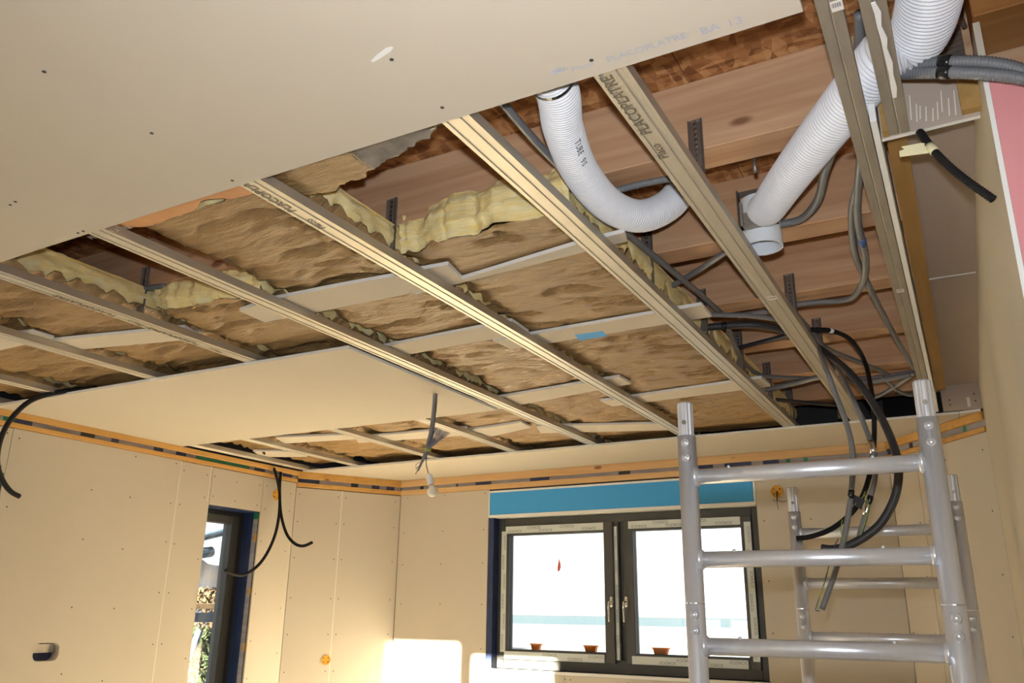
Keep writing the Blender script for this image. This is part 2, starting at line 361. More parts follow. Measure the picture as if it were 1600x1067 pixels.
# --- window wall
cs = 3.59/3.5909
tX = lambda x: (x+4.03)*1.0002
O0, O1, OZ0, OZ1 = tX(-3.205), tX(-1.232), -.375, .662
scr = [(t+random.uniform(-.01, .01), z) for t in (.06, .42, .78) for z in (.85, .58, .34, .05, -.25, -.42)]
scr += [(t, z) for t in (2.84, 3.12, 3.55) for z in (.84, .56, .2, -.1, -.4)] + [(t, -.42) for t in (1.45, 1.49, 1.9, 2.4)]
ww = wall('wall_window', 'end wall with the wide two-leaf window', WW,
     [(0, O0, ZF, .872), (O1, WW.L, ZF, .872), (O0, O0+.62, ZF, OZ0-.02), (O0+.62, O1, ZF, OZ0-.02)], [(O0, O1, OZ0, .862)], scr, back=(-.30, -PB-.002))
b = MB(); WW.box(b, O1-.0, O1+.06, .80, .872, -.001, .012); recalc(b.build('board_offcut', 'plasterboard', ww))
b = MB(); WW.box(b, O1+.08, O1+.36, .815, .83, -.001, .0008); recalc(b.build('joint_filler', 'filler', ww))
b = MB(); WW.box(b, O0, O1, OZ0-.02, OZ0, -.30, .004); recalc(b.build('sill', 'plaster_core', ww))
wc = wall('wall_bay_right', 'angled bay wall in the right corner', WC, [(0, .26, ZF, .885), (.26, WC.L, ZF, .885)], [],
     [(t, z) for t in (.03, .22, .3, .5, .79) for z in (.80, .5, .2, -.08, -.36)])
# --- right wall (edge-on) and the closures outside the picture
wr = thing('wall_right', 'long plasterboard wall close on the right', None, (.1, 3.2, ZF), kind='structure')
for t0, t1, z0, z1 in ((0, 1.61, ZF, 1.13), (1.61, WR.L, ZF, 1.13)):
    b = MB(); WR.box(b, t0+.0008, t1-.0008, z0, z1-(0 if t0 < 1 else .0), -PB, 0); b.build('plasterboard_panel', 'plasterboard', wr); recalc(wr.children[-1])
b = MB(); WR.box(b, 0, WR.L-.015, ZF, 1.0, -.09, -PB-.002); recalc(b.build('stud_core', 'membrane_dark', wr))
b = MB(); WR.box(b, WR.L-.0008, WR.L+.0004, ZF, 1.02, -.0085, 0.0); recalc(b.build('cut_edge', 'plaster_core', wr))
wp = thing('wall_end', 'end of the right wall faced with pink plasterboard', None, (.8, 1.66, ZF), kind='structure')
b = MB(); b.box(.1272, 1.6, 1.658, 1.6705, ZF, .996); b.build('pink_plasterboard_panel', 'pink_board', wp, bevel=.001)
b = MB(); b.disc((.185, 1.658, .86), (0, -1, 0), .0055, .0006, 9); b.build('screw_head', 'ink', wp)
b = MB(); b.box(1.6, 1.7, -1.6, 5.7, ZF, ZD); o = b.build('wall_side', 'plasterboard'); o['kind'] = 'structure'; o['label'] = 'plain wall of the adjoining room'
b = MB(); b.box(.09, 1.6, 5.7, 5.8, ZF, ZD); o = b.build('wall_far', 'plasterboard'); o['kind'] = 'structure'; o['label'] = 'far wall of the adjoining room'
# rear wall with a two-leaf opening that lets the low sun through
wre = thing('wall_rear', 'rear wall behind the camera with tall glazed openings', None, (-2, -1.6, ZF), kind='structure')
RY = -1.6; DX = .06*7.05
ops = [(-4.08-DX, -3.44-DX, .90, -.95), (-3.31-DX, -2.69-DX, .82, -.95)]
def rear(x0, x1, z0, z1): 
    b = MB(); b.box(x0, x1, RY-.1, RY, z0, z1); b.build('wall_section', 'plasterboard', wre)
rear(-5.4, ops[0][0], ZF, ZD); rear(ops[-1][1], 1.7, ZF, ZD)
for q, (x0, x1, zt, zs_) in enumerate(ops):
    rear(x0, x1, zt, ZD); rear(x0, x1, ZF, zs_)
    if q: rear(ops[q-1][1], x0, ZF, ZD)
for x0, x1, zt, zs_ in ops:
    b = MB(); b.box(x0, x1, RY-.06, RY-.052, zs_, zt); b.build('glass_pane', 'glass', wre)

# ================================================================== BATTENS AROUND THE TOP OF THE WALLS
nt = [0]
def trims(W, up_z, lo_z, m, t0=0, t1=None, gap='membrane_grey', patches=(), where=''):
    t1 = W.L if t1 is None else t1
    for (z0, z1, d, w) in ((up_z[0], up_z[1], .016, 'upper'), (lo_z[0], lo_z[1], .010, 'lower')):
        nt[0] += 1; b = MB(); W.box(b, t0, t1, z0, z1, -.045, d); o = b.build('trim_%d' % nt[0], m, bevel=.002); recalc(o); o['kind'] = 'structure'; o['label'] = f'{w} timber batten along the {where}'
    nt[0] += 1; r = thing('trim_%d' % nt[0], f'strip of taped membrane between the battens of the {where}', None, W.P((t0+t1)/2, 0, lo_z[1]), kind='structure')
    b = MB(); W.box(b, t0, t1, lo_z[1], up_z[0], -.03, -.006); recalc(b.build('membrane_strip', gap, r))
    for a_, c_, mm in patches:
        b = MB(); W.box(b, a_, c_, lo_z[1]+.001, up_z[0]-.001, -.006, -.004); recalc(b.build('tape_patch', mm, r))
def pp(W, spans): return [(W.at(x0, 700)[0], W.at(x1, 700)[0], mm) for x0, x1, mm in spans]
navy = 'membrane_navy'
trims(WL, (.955, HC), (.903, .929), 'batten_y', where='left wall', patches=[(sY(a_), sY(c_), m) for a_, c_, m in ((2.50, 2.56, 'tape_green'), (2.56, 2.66, navy), (2.95, 3.04, 'membrane_dark'), (3.15, 3.2, navy), (3.45, 3.52, navy), (3.62, 3.70, navy), (3.78, 4.25, 'tape_green'), (4.30, 4.40, navy), (4.58, 4.68, navy))])
trims(WB, (.936, HC), (.875, .906), 'batten_y', where='left bay wall', patches=pp(WB, ((468, 504, navy), (553, 564, 'membrane_dark'), (585, 597, navy), (608, 620, navy))))
trims(WW, (.936, HC), (.872, .910), 'batten_x', where='window wall', patches=pp(WW, ((659, 664, 'membrane_dark'), (714, 717, 'membrane_dark'), (744, 768, navy), (828, 858, navy), (965, 983, 'membrane_dark'), (1090, 1112, navy), (1130, 1172, navy), (1190, 1215, navy), (1226, 1233, 'tape_green'), (1254, 1260, 'tape_green'))))
trims(WC, (.945, HC), (.885, .910), 'batten_y', where='right bay wall', patches=pp(WC, ((1382, 1390, navy), (1420, 1425, 'membrane_dark'), (1440, 1443, 'membrane_dark'), (1508, 1513, 'tape_green'))))

# ================================================================== WINDOWS
def wtext(W, s, size, t, z, d, rot, par, m='ink_grey'):
    x = W.u; y = Vector((0, 0, 1))
    if rot == 180: x, y = -x, -y
    if rot == 90: x, y = Vector((0, 0, 1)), -W.u
    if rot == -90: x, y = Vector((0, 0, -1)), W.u
    return text(s, size, W.P(t, d, z), x, y, m, par, 'film_lettering', 'CENTER')
win = thing('window_1', 'wide two-leaf window with dark frames and printed protective film', None, WW.P((O0+O1)/2, -.1, OZ0), kind='structure')
def ring(W, s0, s1, z0, z1, w, d0, d1, name, m, par, wb_=None, wt=None):
    b = MB(); wb_ = wb_ or w; wt = wt or w
    for r in ((s0, s0+w, z0, z1), (s1-w, s1, z0, z1), (s0+w, s1-w, z0, z0+wb_), (s0+w, s1-w, z1-wt, z1)): W.box(b, *r, d0, d1)
    o = b.build(name, m, par, bevel=.003); recalc(o); return o
FD = -.075
ring(WW, O0+.045, O1, OZ0, OZ1-.004, .056, FD-.07, FD, 'outer_frame', 'frame_dark', win, wb_=.085)
b = MB(); WW.box(b, O0, O0+.045, OZ0-.01, OZ1, -.12, -.002); recalc(b.build('reveal_membrane', 'membrane_navy', win))
mid = tX(-2.225)
b = MB(); WW.box(b, mid-.06, mid+.06, OZ0+.05, OZ1-.05, FD-.07, FD-.028); WW.box(b, mid-.02, mid+.02, OZ0+.06, OZ1-.05, FD-.03, FD); recalc(b.build('centre_post', 'frame_dark', win))
GL = [(tX(-3.058), tX(-2.308), -.246, .536), (tX(-2.092), tX(-1.357), -.246, .536)]
for k, (g0, g1, z0, z1) in enumerate(GL):
    w = .068
    s = ring(WW, g0-w, g1+w, z0-w, z1+w, w, FD-.05, FD+.018, 'sash', 'frame_dark', win)
    ring(WW, g0-.012, g1+.012, z0-.012, z1+.012, .012, FD-.03, FD+.006, 'glazing_bead', 'membrane_dark', s)
    b = MB(); WW.box(b, g0-.005, g1+.005, z0-.005, z1+.005, FD-.03, FD-.024); recalc(b.build('glass_pane', 'glass', s))
    fz = FD+.0185
    strips = [(g0-.03, g1+.0, z1+.014, z1+.064), (g0-.03, g1-.01, z0-.064, z0-.014)]
    if k == 0: strips += [(g0-.064, g0-.022, z0-.02, z1+.03)]
    else: strips += [(g1+.022, g1+.064, z0-.02, z1+.03)]
    for q, st in enumerate(strips):
        b = MB(); WW.box(b, *st, fz-.001, fz+.0006); fo = b.build('protective_film', 'film_white', win); recalc(fo)
        L = st[1]-st[0]
        if q < 2:
            for j, t in enumerate((.1, .3, .42, .64, .86) if q == 0 else (.32, .47, .72, .92)):
                wtext(WW, 'SCHÜCO', .027, st[0]+L*t, (st[2]+st[3])/2+(.011 if j % 2 else -.010), fz+.0008, 180, fo)
        else:
            for j in range(6):
                wtext(WW, 'SCHÜCO', .025, (st[0]+st[1])/2+(.006 if j % 2 else -.006), st[2]+(st[3]-st[2])*(.08+.165*j), fz+.0008, -90, fo)
b = MB(); WW.box(b, mid-.012, mid+.010, OZ0+.085, OZ1-.09, FD, FD+.0012); fo = b.build('protective_film', 'film_white', win); recalc(fo)
for j in range(5): wtext(WW, 'SCHÜCO', .020, mid-.001, OZ0+.2+.16*j, FD+.0014, -90, fo)
for hx in (tX(-2.257), tX(-2.150)):
    b = MB(); hz = .075
    c = WW.P(hx, FD+.018, hz); b.tube([c, c+WW.n*.012], .015, 12); 
    b.tube(spline([c+WW.n*.01, c+WW.n*.045+Vector((0, 0, -.002)), c+WW.n*.055+Vector((0, 0, -.03)), c+WW.n*.05+Vector((0, 0, -.075)), c+WW.n*.045+Vector((0, 0, -.125))], .008), .0085, 10)
    for dz in (.022, -.022): b.tube([c+Vector((0, 0, dz)), c+Vector((0, 0, dz))+WW.n*.008], .013, 10)
    b.build('window_handle', 'chrome', win, smooth=True)
# orange glazing packers left outside the panes, and a red marker on the left pane
for i, (x0, x1, y0, y1) in enumerate(((805, 820, 1002, 1013), (890, 910, 1004, 1014), (1000, 1025, 1006, 1017))):
    (a0, za), (a1, zb) = WW.at(x0, y0, .11), WW.at(x1, y1, .11)
    t = thing('orange_packer', ('small orange wedge outside the left pane, in its bottom left corner', 'small orange wedge outside the left pane, halfway along the bottom', 'small orange wedge outside the right pane, at the bottom left')[i], 'packer', WW.P((a0+a1)/2, -.115, OZ0+.1))
    b = MB(); z0 = -.246; z1 = z0+.038; tp = .01
    b.hexa([WW.P(a0+tp, -.105, z0), WW.P(a1-tp, -.105, z0), WW.P(a1, -.105, z1), WW.P(a0, -.105, z1)], [WW.P(a0+tp, -.135, z0), WW.P(a1-tp, -.135, z0), WW.P(a1, -.135, z1), WW.P(a0, -.135, z1)])
    recalc(b.build('wedge_body', 'orange', t, bevel=.002))
    b = MB(); WW.box(b, a0-.003, a1+.003, z1-.006, z1+.002, -.14, -.102); recalc(b.build('wedge_rim', 'orange', t))
t_, z_ = WW.at(853, 880, .1)
b = MB(); L = [(0, .045), (.012, .01), (.014, -.015), (.004, -.042), (-.010, -.046), (-.012, -.02), (-.006, .012)]
b.add([WW.P(t_+x, -.098, z_+z) for x, z in L]+[WW.P(t_+x, -.0965, z_+z) for x, z in L], [tuple(range(7)), tuple(range(7, 14))[::-1]]+[(i, (i+1) % 7, 7+(i+1) % 7, 7+i) for i in range(7)])
o = b.build('red_marker', 'red_soft'); recalc(o); tag(o, 'red leaf-shaped warning marker stuck on the left window pane', 'sticker')
# blue shutter-box cover above the window
sh = thing('shutter_box_cover', 'bright blue insulating shutter box cover above the wide window', 'shutter box', WW.P((O0+O1)/2, 0, OZ1+.01))
b = MB(); WW.box(b, O0+.008, O1-.012, .683, .846, -.28, -.002); recalc(b.build('blue_panel', 'blue_foam', sh))
b = MB()
for r in ((O0, O0+.008, .665, .86), (O1-.012, O1, .665, .86), (O0+.008, O1-.012, .846, .86), (O0+.008, O1-.012, .662, .683)): WW.box(b, *r, -.28, .002)
recalc(b.build('white_edging', 'plaster_core', sh))
# narrow glazed door in the left wall
wn2 = thing('window_2', 'narrow tall dark-framed glazed door in the left wall', None, WL.P((N0+N1)/2, -.2, ZF), kind='structure')
ring(WL, N0, N1, ZF+.01, NT, .05, -.26, -.19, 'outer_frame', 'frame_dark', wn2, wt=.045)
s = ring(WL, N0+.04, N1-.04, ZF+.05, NT-.03, .055, -.25, -.165, 'sash', 'frame_dark', wn2)
b = MB(); WL.box(b, N0+.09, N1-.09, ZF+.10, NT-.08, -.216, -.21); recalc(b.build('glass_pane', 'glass', s))
b = MB(); WL.box(b, N1-.004, N1, ZF, NT, -.15, -.055); WL.box(b, N0, N0+.004, ZF, NT, -.15, -.02); WL.box(b, N0, N1, NT-.004, NT, -.15, -.02); recalc(b.build('reveal_membrane', 'membrane_navy', wn2))
b = MB(); WL.box(b, N1-.006, N1, ZF, NT-.05, -.055, -.018); recalc(b.build('reveal_strip', 'membrane_grey', wn2))
b = MB(); WL.box(b, N1-.008, N1, NT-.05, NT-.004, -.055, -.016); recalc(b.build('green_tape', 'tape_green', wn2))
b = MB()
for k in range(6): WL.box(b, N1-.0085, N1-.002, .45-.36*k, .50-.36*k, -.028, -.014)
recalc(b.build('fixing_clips', 'orange_box', wn2, kind='stuff'))
wn3 = thing('window_3', 'glazed door at the left edge of the view', None, WL.P((M0+M1)/2, -.2, ZF), kind='structure')
ring(WL, M0, M1, ZF+.01, MT, .06, -.26, -.19, 'outer_frame', 'frame_dark', wn3)
b = MB(); WL.box(b, M0+.05, M1-.05, ZF+.06, MT-.05, -.226, -.22); recalc(b.build('glass_pane', 'glass', wn3))
b = MB(); WL.box(b, M1-.004, M1, ZF, MT-.06, -.19, -.02); recalc(b.build('reveal_membrane', 'membrane_navy', wn3))
b = MB(); WL.box(b, M1-.006, M1, MT-.06, MT, -.19, -.012); recalc(b.build('green_tape', 'tape_green', wn3))

# ================================================================== JOISTS
JW, JZ = .11, 1.15
JY = [1.91+.578*k for k in range(-3, 6)]
ordn = {0: 'first', 1: 'second', 2: 'third', 3: 'fourth', 4: 'fifth', 5: 'sixth'}
for k, y in enumerate(JY):
    i = k-3
    b = MB(); b.box(-5.2, -.075 if i > 0 else 1.5, y, y+JW, JZ, ZD); o = b.build('ceiling_joist', 'spruce', bevel=.003)
    lab = f'pale spruce ceiling joist, {ordn[i]} one beyond the edge of the big ceiling board' if i >= 0 else f'spruce ceiling joist hidden above the big near ceiling board, {["third","second","first"][i+3]} before its edge'
    tag(o, lab, 'joist')
b = MB(); b.box(.126, 1.5, 1.74, 1.90, 1.20, ZD-.001); tag(b.build('header_beam', 'beam_orange', bevel=.003), 'orange-brown timber beam at the top right above the pink board', 'beam')
# trimmer along the right edge of the open bay (behind the steel track)
b = MB(); b.box(-.0745, -.052, 2.03, 5.3, 1.135, ZD-.001); tag(b.build('trimmer_board', 'spruce_y'), 'timber board closing the joist ends on the right, above the steel track', 'board')
# nails sticking out under the first joist
b = MB(); b.tube([(-.40, 2.03, 1.16), (-.40, 2.03, 1.115)], .006, 7)
tag(b.build('bolt', 'hanger_steel', smooth=True), 'short steel bolt poking down behind the first bare joist', 'bolt')

# ================================================================== RAILS
CD = [(-.034, .027), (-.034, 0), (-.024, 0), (-.022, .0028), (-.013, .0028), (-.011, 0), (.011, 0), (.013, .0028), (.022, .0028), (.024, 0), (.034, 0), (.034, .027), (.027, .027), (.027, .0255), (.0325, .0255), (.0325, .0015),
      (.0245, .0015), (.0225, .0043), (.0125, .0043), (.0105, .0015), (-.0105, .0015), (-.0125, .0043), (-.0225, .0043), (-.0245, .0015), (-.0325, .0015), (-.0325, .0255), (-.027, .0255), (-.027, .027)]
ST = lambda w: [(-w, .03), (-w, 0), (-.0022, 0), (0, .0022), (.0022, 0), (w, 0), (w, .03), (w-.0012, .03), (w-.0012, .0012), (.003, .0012), (0, .0034), (-.003, .0012), (-w+.0012, .0012), (-w+.0012, .03)]
def rail(label, xa, xb, ya, yb, sec, m, txt=None):
    t = thing('furring_rail', label, 'ceiling rail', ((xa+xb)/2, (ya+yb)/2, 1.0))
    b = MB(); b.extr(sec, (xa, ya, 1.0), (xb, yb, 1.0)); o = b.build('channel', m, t); recalc(o)
    if txt:
        for (y, s, sz) in txt:
            f = (y-ya)/(yb-ya); x = xa+(xb-xa)*f
            text(s, sz, (x-.012, y, .9995), (0, -1, 0), (-1, 0, 0), 'brass_text', t, bold=.0006)
    return t
RX = {-4: -4.405, -3: -3.94, -2: -3.245, -1: -2.628, 0: -2.062, 1: -1.468, 2: -.868, 3: -.514}
lab = {-4: 'galvanised edge rail lying along the top of the left wall', -3: 'galvanised ceiling rail second from the left wall', -2: 'galvanised ceiling rail third from the left wall, ending behind the fixed mid panel',
       -1: 'printed ceiling rail crossing the frame edge above the left wall, left of the dark gap', 0: 'galvanised ceiling rail running to the right edge of the fixed mid panel', 1: 'galvanised ceiling rail with black print, left of the long yellow wool end',
       2: 'bright galvanised ceiling rail between the insulation and the open joists', 3: 'printed galvanised ceiling rail between the two white ducts'}
TX = {-1: [(1.92, 'Placo', .032), (1.80, 'PLACOPLATRE', .036), (2.3, 'Placo', .032), (2.18, 'PLACOPLATRE', .036)], 1: [(1.47, 'PLACOPLATRE', .036), (1.585, 'Placo', .03)], 3: [(1.545, 'PLACOPLATRE', .036), (1.66, 'Placo', .032)]}
for k, x in RX.items(): rail(lab[k], x, x, .2, 4.93, CD, 'galvanised', TX.get(k))
r4 = rail('wide dull steel stud with a barcode label, beside the white board edge', -.106, -.158, 1.0, 4.70, ST(.0205), 'galvanised_dull')
r5 = rail('short dull steel stud smeared with white plaster, ending at the niche board', -.043, -.043, .9, 1.797, ST(.021), 'galvanised_dull')
b = MB()
pl = [(.004, 1.33), (.010, 1.36), (.006, 1.40), (.012, 1.44), (.008, 1.47), (.013, 1.52), (.010, 1.56), (.012, 1.61), (.008, 1.645)]
b.prism([(-.043+x, y) for x, y in pl]+[(-.043+x-.007-.004*(i % 2), y) for i, (x, y) in reversed(list(enumerate(pl)))], .9975, 1.0002); recalc(b.build('plaster_smear', 'plaster_core', r5))
def label_on(par, x, y, w, h, z=.9995, m='paper_label'):
    b = MB(); b.box(x-w/2, x+w/2, y-h/2, y+h/2, z-.0006, z); o = b.build('barcode_label', m, par)
    b = MB()
    for k in range(9): 
        xx = x-w*.4+w*.8*k/9; b.box(xx, xx+w*.025*(1+k % 2), y-h*.3, y+h*.1, z-.0009, z-.0006)
    b.build('barcode', 'ink', o, kind='stuff')
label_on(r4, -.098, 1.31, .020, .028); label_on(r4, -.131, 2.80, .022, .030)
r3o = [o for o in bpy.data.objects if o.get('label', '') == lab[3]][0]
label_on(r3o, -.508, 2.68, .03, .034)

# ================================================================== CEILING BOARDS
def board(label, poly, z0=HC, z1=.9998, name='ceiling_board', cat='ceiling board'):
    b = MB(); b.m = 0; b.prism(poly, z0, z1); b.mi = [0]+[1]+[1]*len(poly)
    o = b.build('board', ['plasterboard', 'plaster_core'])
    recalc(o); o.name = name; return tag(o, label, cat)
NBE = lambda x: 1.283+.018*((x+1.2)/1.5)**2 if x < -1.2 else 1.283
nb = board('large plasterboard sheet overhead at the near left with a white chalk mark', [(-4.45, -1.59), (-.150, -1.59), (-.150, 1.283)]+[(x, NBE(x)) for x in (-1.2, -1.8, -2.3, -2.8, -4.45)])
BASE[nb.name] = Vector((0, 0, 0))
b = MB()
for px, py in ((612, 93), (69, 112), (237, 208), (363, 282), (16, 320), (24, 315), (122, 364), (130, 361), (691, 168), (924, 94)):
    p = PZ(px, py, HC); b.disc(p, (0, 0, -1), .0042, .0008, 9)
b.build('screw_heads', 'ink', nb, kind='stuff')
b = MB(); p0, p1 = PZ(581, 96, HC), PZ(613, 73, HC); d = (p1-p0).normalized(); q = Vector((-d.y, d.x, 0))*.0055
b.add([p0+q*.5, p0-q*.5, p0+d*.02-q, p1-d*.01-q*1.2, p1-q*.4, p1+q*.5, p1-d*.015+q*1.1, p0+d*.015+q*.9], [tuple(range(8))]); 
b.v = [(x, y, z-.0004) for x, y, z in b.v]; b.build('chalk_mark', 'plaster_core', nb)
def on(px, py): return PZ(px, py, HC-.0004)
p = on(893, 109); text('Placo', .021, p, (1, .0, 0), (0, -1, 0), 'ink_blue', nb)
b = MB()
for a in range(7):
    an = math.radians(20+a*24); c = on(876, 114); b.tube([c+Vector((.006*math.cos(an), -.006*math.sin(an), 0)), c+Vector((.018*math.cos(an), -.018*math.sin(an), 0))], .0011, 5)
b.build('printed_fan_emblem', 'ink_blue', nb, kind='stuff')
p = on(948, 94); text('PLACOPLATRE', .0235, p, (1, 0, 0), (0, -1, 0), 'ink_blue', nb); text('BA', .029, on(1094, 50), (1, 0, 0), (0, -1, 0), 'ink_blue', nb); text('13', .029, on(1135, 38), (1, 0, 0), (0, -1, 0), 'ink_blue', nb)
p = on(140, 372); text('PLACOPLATRE', .026, p, (1, .02, 0), (.02, -1, 0), 'ink_faint', nb)
mp = board('plasterboard panel already fixed at mid ceiling with the lamp cable through it', [(-4.45, 2.43), (-2.108, 2.458), (-2.108, 3.648), (-4.45, 3.645)])
fb = board('long plasterboard strip along the ceiling edge above the window', [(-4.44, 4.765), (-.032, 4.735), (-.032, 4.83), (-.44, 5.363), (-4.015, 5.443)])
fb2 = board('small plasterboard strip at the right end of the window side ceiling edge', [(-.030, 4.735), (.066, 4.715), (-.030, 4.826)])

# ---- recessed trough along the right wall
tn = thing('ceiling_trough', 'recessed plasterboard trough between the steel stud and the right wall', 'ceiling trough', (0, 3.2, 1.0))
for y0, y1 in ((1.82, 3.098), (3.102, 4.715)):
    b = MB(); b.box(-.075 if y0 < 3 else -.10, .12, y0, y1, 1.1325, 1.145); b.build('trough_panel', 'plaster_back', tn)
b = MB(); b.box(-.06, .096, 3.094, 3.106, 1.1310, 1.1327); b.build('joint_filler', 'plaster_core', tn)
b = MB(); b.prism([(-.0935, 1.72), (-.0805, 1.72), (-.121, 4.70), (-.1345, 4.70)], 1.0, 1.132); recalc(b.build('side_board', 'plaster_core', tn))
b = MB(); b.prism([(-.073, 1.83), (-.030, 1.83), (-.070, 4.45), (-.115, 4.45)], 1.055, 1.128); recalc(b.build('inner_timber', 'niche_timber', tn))
b = MB(); b.box(-.10, .078, 4.703, 4.7155, .9995, 1.132); b.build('end_panel', 'plaster_back', tn)
b = MB()
for x, z in ((-.065, 1.03), (-.065, 1.055), (.05, 1.04), (.048, 1.075)): b.disc((x, 4.703, z), (0, -1, 0), .004, .001)
b.build('screw_heads', 'ink', tn, kind='stuff')
b = MB(); b.box(.012, .026, 4.7018, 4.703, 1.012, 1.06); b.build('filler_smear', 'filler', tn)
nbd = thing('niche_board', 'upright plasterboard offcut with white scrapes at the near end of the trough', 'plasterboard', (.015, 1.8, 1.0))
b = MB(); b.m = 0; b.hexa([(-.079, 1.80, .998), (.112, 1.80, 1.001), (.114, 1.80, 1.118), (-.079, 1.80, 1.126)], [(-.079, 1.8125, .998), (.112, 1.8125, 1.001), (.114, 1.8125, 1.118), (-.079, 1.8125, 1.126)])
b.mi = [0, 0, 1, 1, 1, 1]; recalc(b.build('board', ['plaster_back', 'plaster_core'], nbd))
b = MB()
for k in range(9):
    x = -.02+.011*k+random.uniform(-.003, .003); z0 = 1.012+random.uniform(0, .02); z1 = z0+random.uniform(.03, .065)
    b.hexa([(x, 1.7996, z0), (x+.0022, 1.7996, z0), (x+.006, 1.7996, z1), (x+.004, 1.7996, z1)], [(x, 1.7999, z0), (x+.0022, 1.7999, z0), (x+.006, 1.7999, z1), (x+.004, 1.7999, z1)])
b.build('plaster_scrapes', 'filler', nbd, kind='stuff')
b = MB(); b.box(.079, .119, 1.778, 1.7998, 1.010, 1.095); tag(b.build('timber_block', 'niche_timber'), 'short timber block fixed at the right end of the scraped board', 'block')
for x in (-.075,):
    b = MB(); b.box(x, x+.012, 1.77, 1.7998, 1.0, 1.1); tag(b.build('timber_strip', 'niche_timber'), 'narrow timber strip on the left end of the scraped board', 'block')

# ================================================================== STRAP HANGERS
def hanger(x, y, ztop, label, zb=1.03, w=.019):
    t = thing('strap_hanger', label, 'hanger', (x, y, zb))
    sec = [(-w, 0), (-w, -.008), (-w*.62, -.0015), (-w*.3, -.0015), (-w*.2, -.004), (w*.2, -.004), (w*.3, -.0015), (w*.62, -.0015), (w, -.008), (w, 0)]
    n = len(sec); zs = [zb, ztop-.006, ztop]; P = []
    for j, z in enumerate(zs):
        for i, (a, d) in enumerate(sec): P.append((x+a*(1 if j < 2 else .98), y-.001+d, z-(.006 if j == 2 and i in (2, 3, 6, 7) else 0)))
    b = MB(); b.add(P, [(j*n+i, j*n+(i+1) % n, (j+1)*n+(i+1) % n, (j+1)*n+i) for j in range(2) for i in range(n)]+[tuple(range(n)), tuple(range(2*n, 3*n))[::-1]]); recalc(b.build('strap', 'hanger_steel', t))
    b = MB(); k = 0; z = ztop-.014
    while z > max(zb+.03, ztop-.125): b.disc((x, y-.0052, z), (0, -1, 0), .0042 if k < 5 else .0026, .0006, 8); z -= .0155; k += 1
    b.build('punched_holes', 'bright_steel', t, kind='stuff')
    b = MB()
    for dx in (-.012, .013):
        b.tube([(x+dx, y-.006, zb+.012), (x+dx, y-.018, zb+.010)], .0035, 7); b.ball((x+dx, y-.018, zb+.010), .0045, 8, 5)
    b.build('screw', 'bright_steel', t, smooth=True)
jn = {j: ordn[j] for j in range(6)}
for x, j, px, py, what in ((-.514, 0, 1085, 187, 'printed rail between the two ducts'), (-.514, 2, 1232, 428, 'printed rail between the two ducts'), (-.514, 3, 1275, 497, 'printed rail between the two ducts'), (-.514, 4, 1297, 560, 'printed rail between the two ducts'), (-.514, 5, 1310, 606, 'printed rail between the two ducts'),
      (-.868, 1, 1010, 360, 'bright rail beside the insulation'), (-.868, 2, 1095, 452, 'bright rail beside the insulation'), (-.868, 3, 1152, 516, 'bright rail beside the insulation'), (-.868, 4, 1197, 566, 'bright rail beside the insulation'), (-.868, 5, 1232, 605, 'bright rail beside the insulation'),
      (-1.468, 0, 613, 310, 'rail left of the wool end'), (-2.062, 0, 229, 417, 'rail meeting the mid panel')):
    Y = JY[j+3]; p = PY(px, py, Y-.006)
    hanger(p.x, Y-.0005, min(max(p.z, 1.16), 1.33), f'perforated strap hanger on the {jn[j]} bare joist above the {what}')
b = MB(); t = thing('strap_hanger', 'crumpled dark strap hanger beside the orange beam at top right', 'hanger', (.11, 1.9, 1.1))
pts = [(.118, 1.86, 1.35), (.112, 1.85, 1.28), (.116, 1.85, 1.255)]
b.tube([Vector(p) for p in pts], .006, 6); b.build('strap', 'hanger_steel', t)
b = MB()
for k in range(7):
    z = 1.262-.013*k; b.hexa([(.062, 1.86, z), (.108, 1.855, z+.006), (.108, 1.855, z-.006), (.062, 1.86, z-.010)], [(.064, 1.885, z), (.11, 1.88, z+.006), (.11, 1.88, z-.006), (.064, 1.885, z-.010)])
recalc(b.build('folded_strip', 'hanger_steel', t))

# ================================================================== CROSS STRIPS (plasterboard offcuts lying on the rails)
def strip(label, pts, extra=()):
    z0, z1 = 1.0285, 1.041
    P = [PZ(x, y, z0) for x, y in pts]
    b = MB(); b.prism([(p.x, p.y) for p in P], z0, z1); b.mi = [0, 0]+[1]*len(P)
    o = b.build('cross_strip', ['plasterboard', 'plaster_core']); recalc(o)
    tag(o, label, 'plasterboard strip'); BASE[o.name] = Vector(); return o
strip('plasterboard strip with a notched corner left of the curved white duct', [(648, 461), (725, 441), (980, 377), (976, 363), (900, 382), (722, 436), (700, 414), (655, 422), (668, 452)])
strip('plasterboard strip crossing the rails below the large folded kraft batt', [(374, 486), (414, 504), (660, 455), (690, 446), (668, 432), (620, 431), (520, 449), (425, 468)])
s3 = strip('long plasterboard strip carrying a small blue label', [(770, 533), (800, 546), (1112, 495), (1096, 477)])
P0 = [PZ(x, y, 1.0283) for x, y in ((898, 523), (905, 532), (949, 525), (941, 517))]
b = MB(); b.add(P0, [(0, 1, 2, 3)]); o = b.build('blue_label', 'blue_foam', s3)
strip('plasterboard strip just above the right corner of the fixed mid panel', [(583, 545), (622, 557), (826, 520), (800, 502)])
strip('plasterboard strip nearest the scaffold, ending among the cables', [(938, 627), (957, 635), (1204, 604), (1190, 591)])
strip('plasterboard strip over the middle rails left of the scaffold', [(738, 628), (775, 640), (986, 600), (968, 589)])
strip('plasterboard strip at the left, passing under the printed rail', [(74, 533), (92, 549), (316, 529), (288, 512)])
strip('plasterboard strip cut off by the left picture edge', [(-60, 530), (-40, 556), (84, 529), (50, 519)])
strip('small plasterboard strip beyond the fixed mid panel, behind the lamp cable', [(555, 684), (560, 692), (735, 680), (730, 668)])
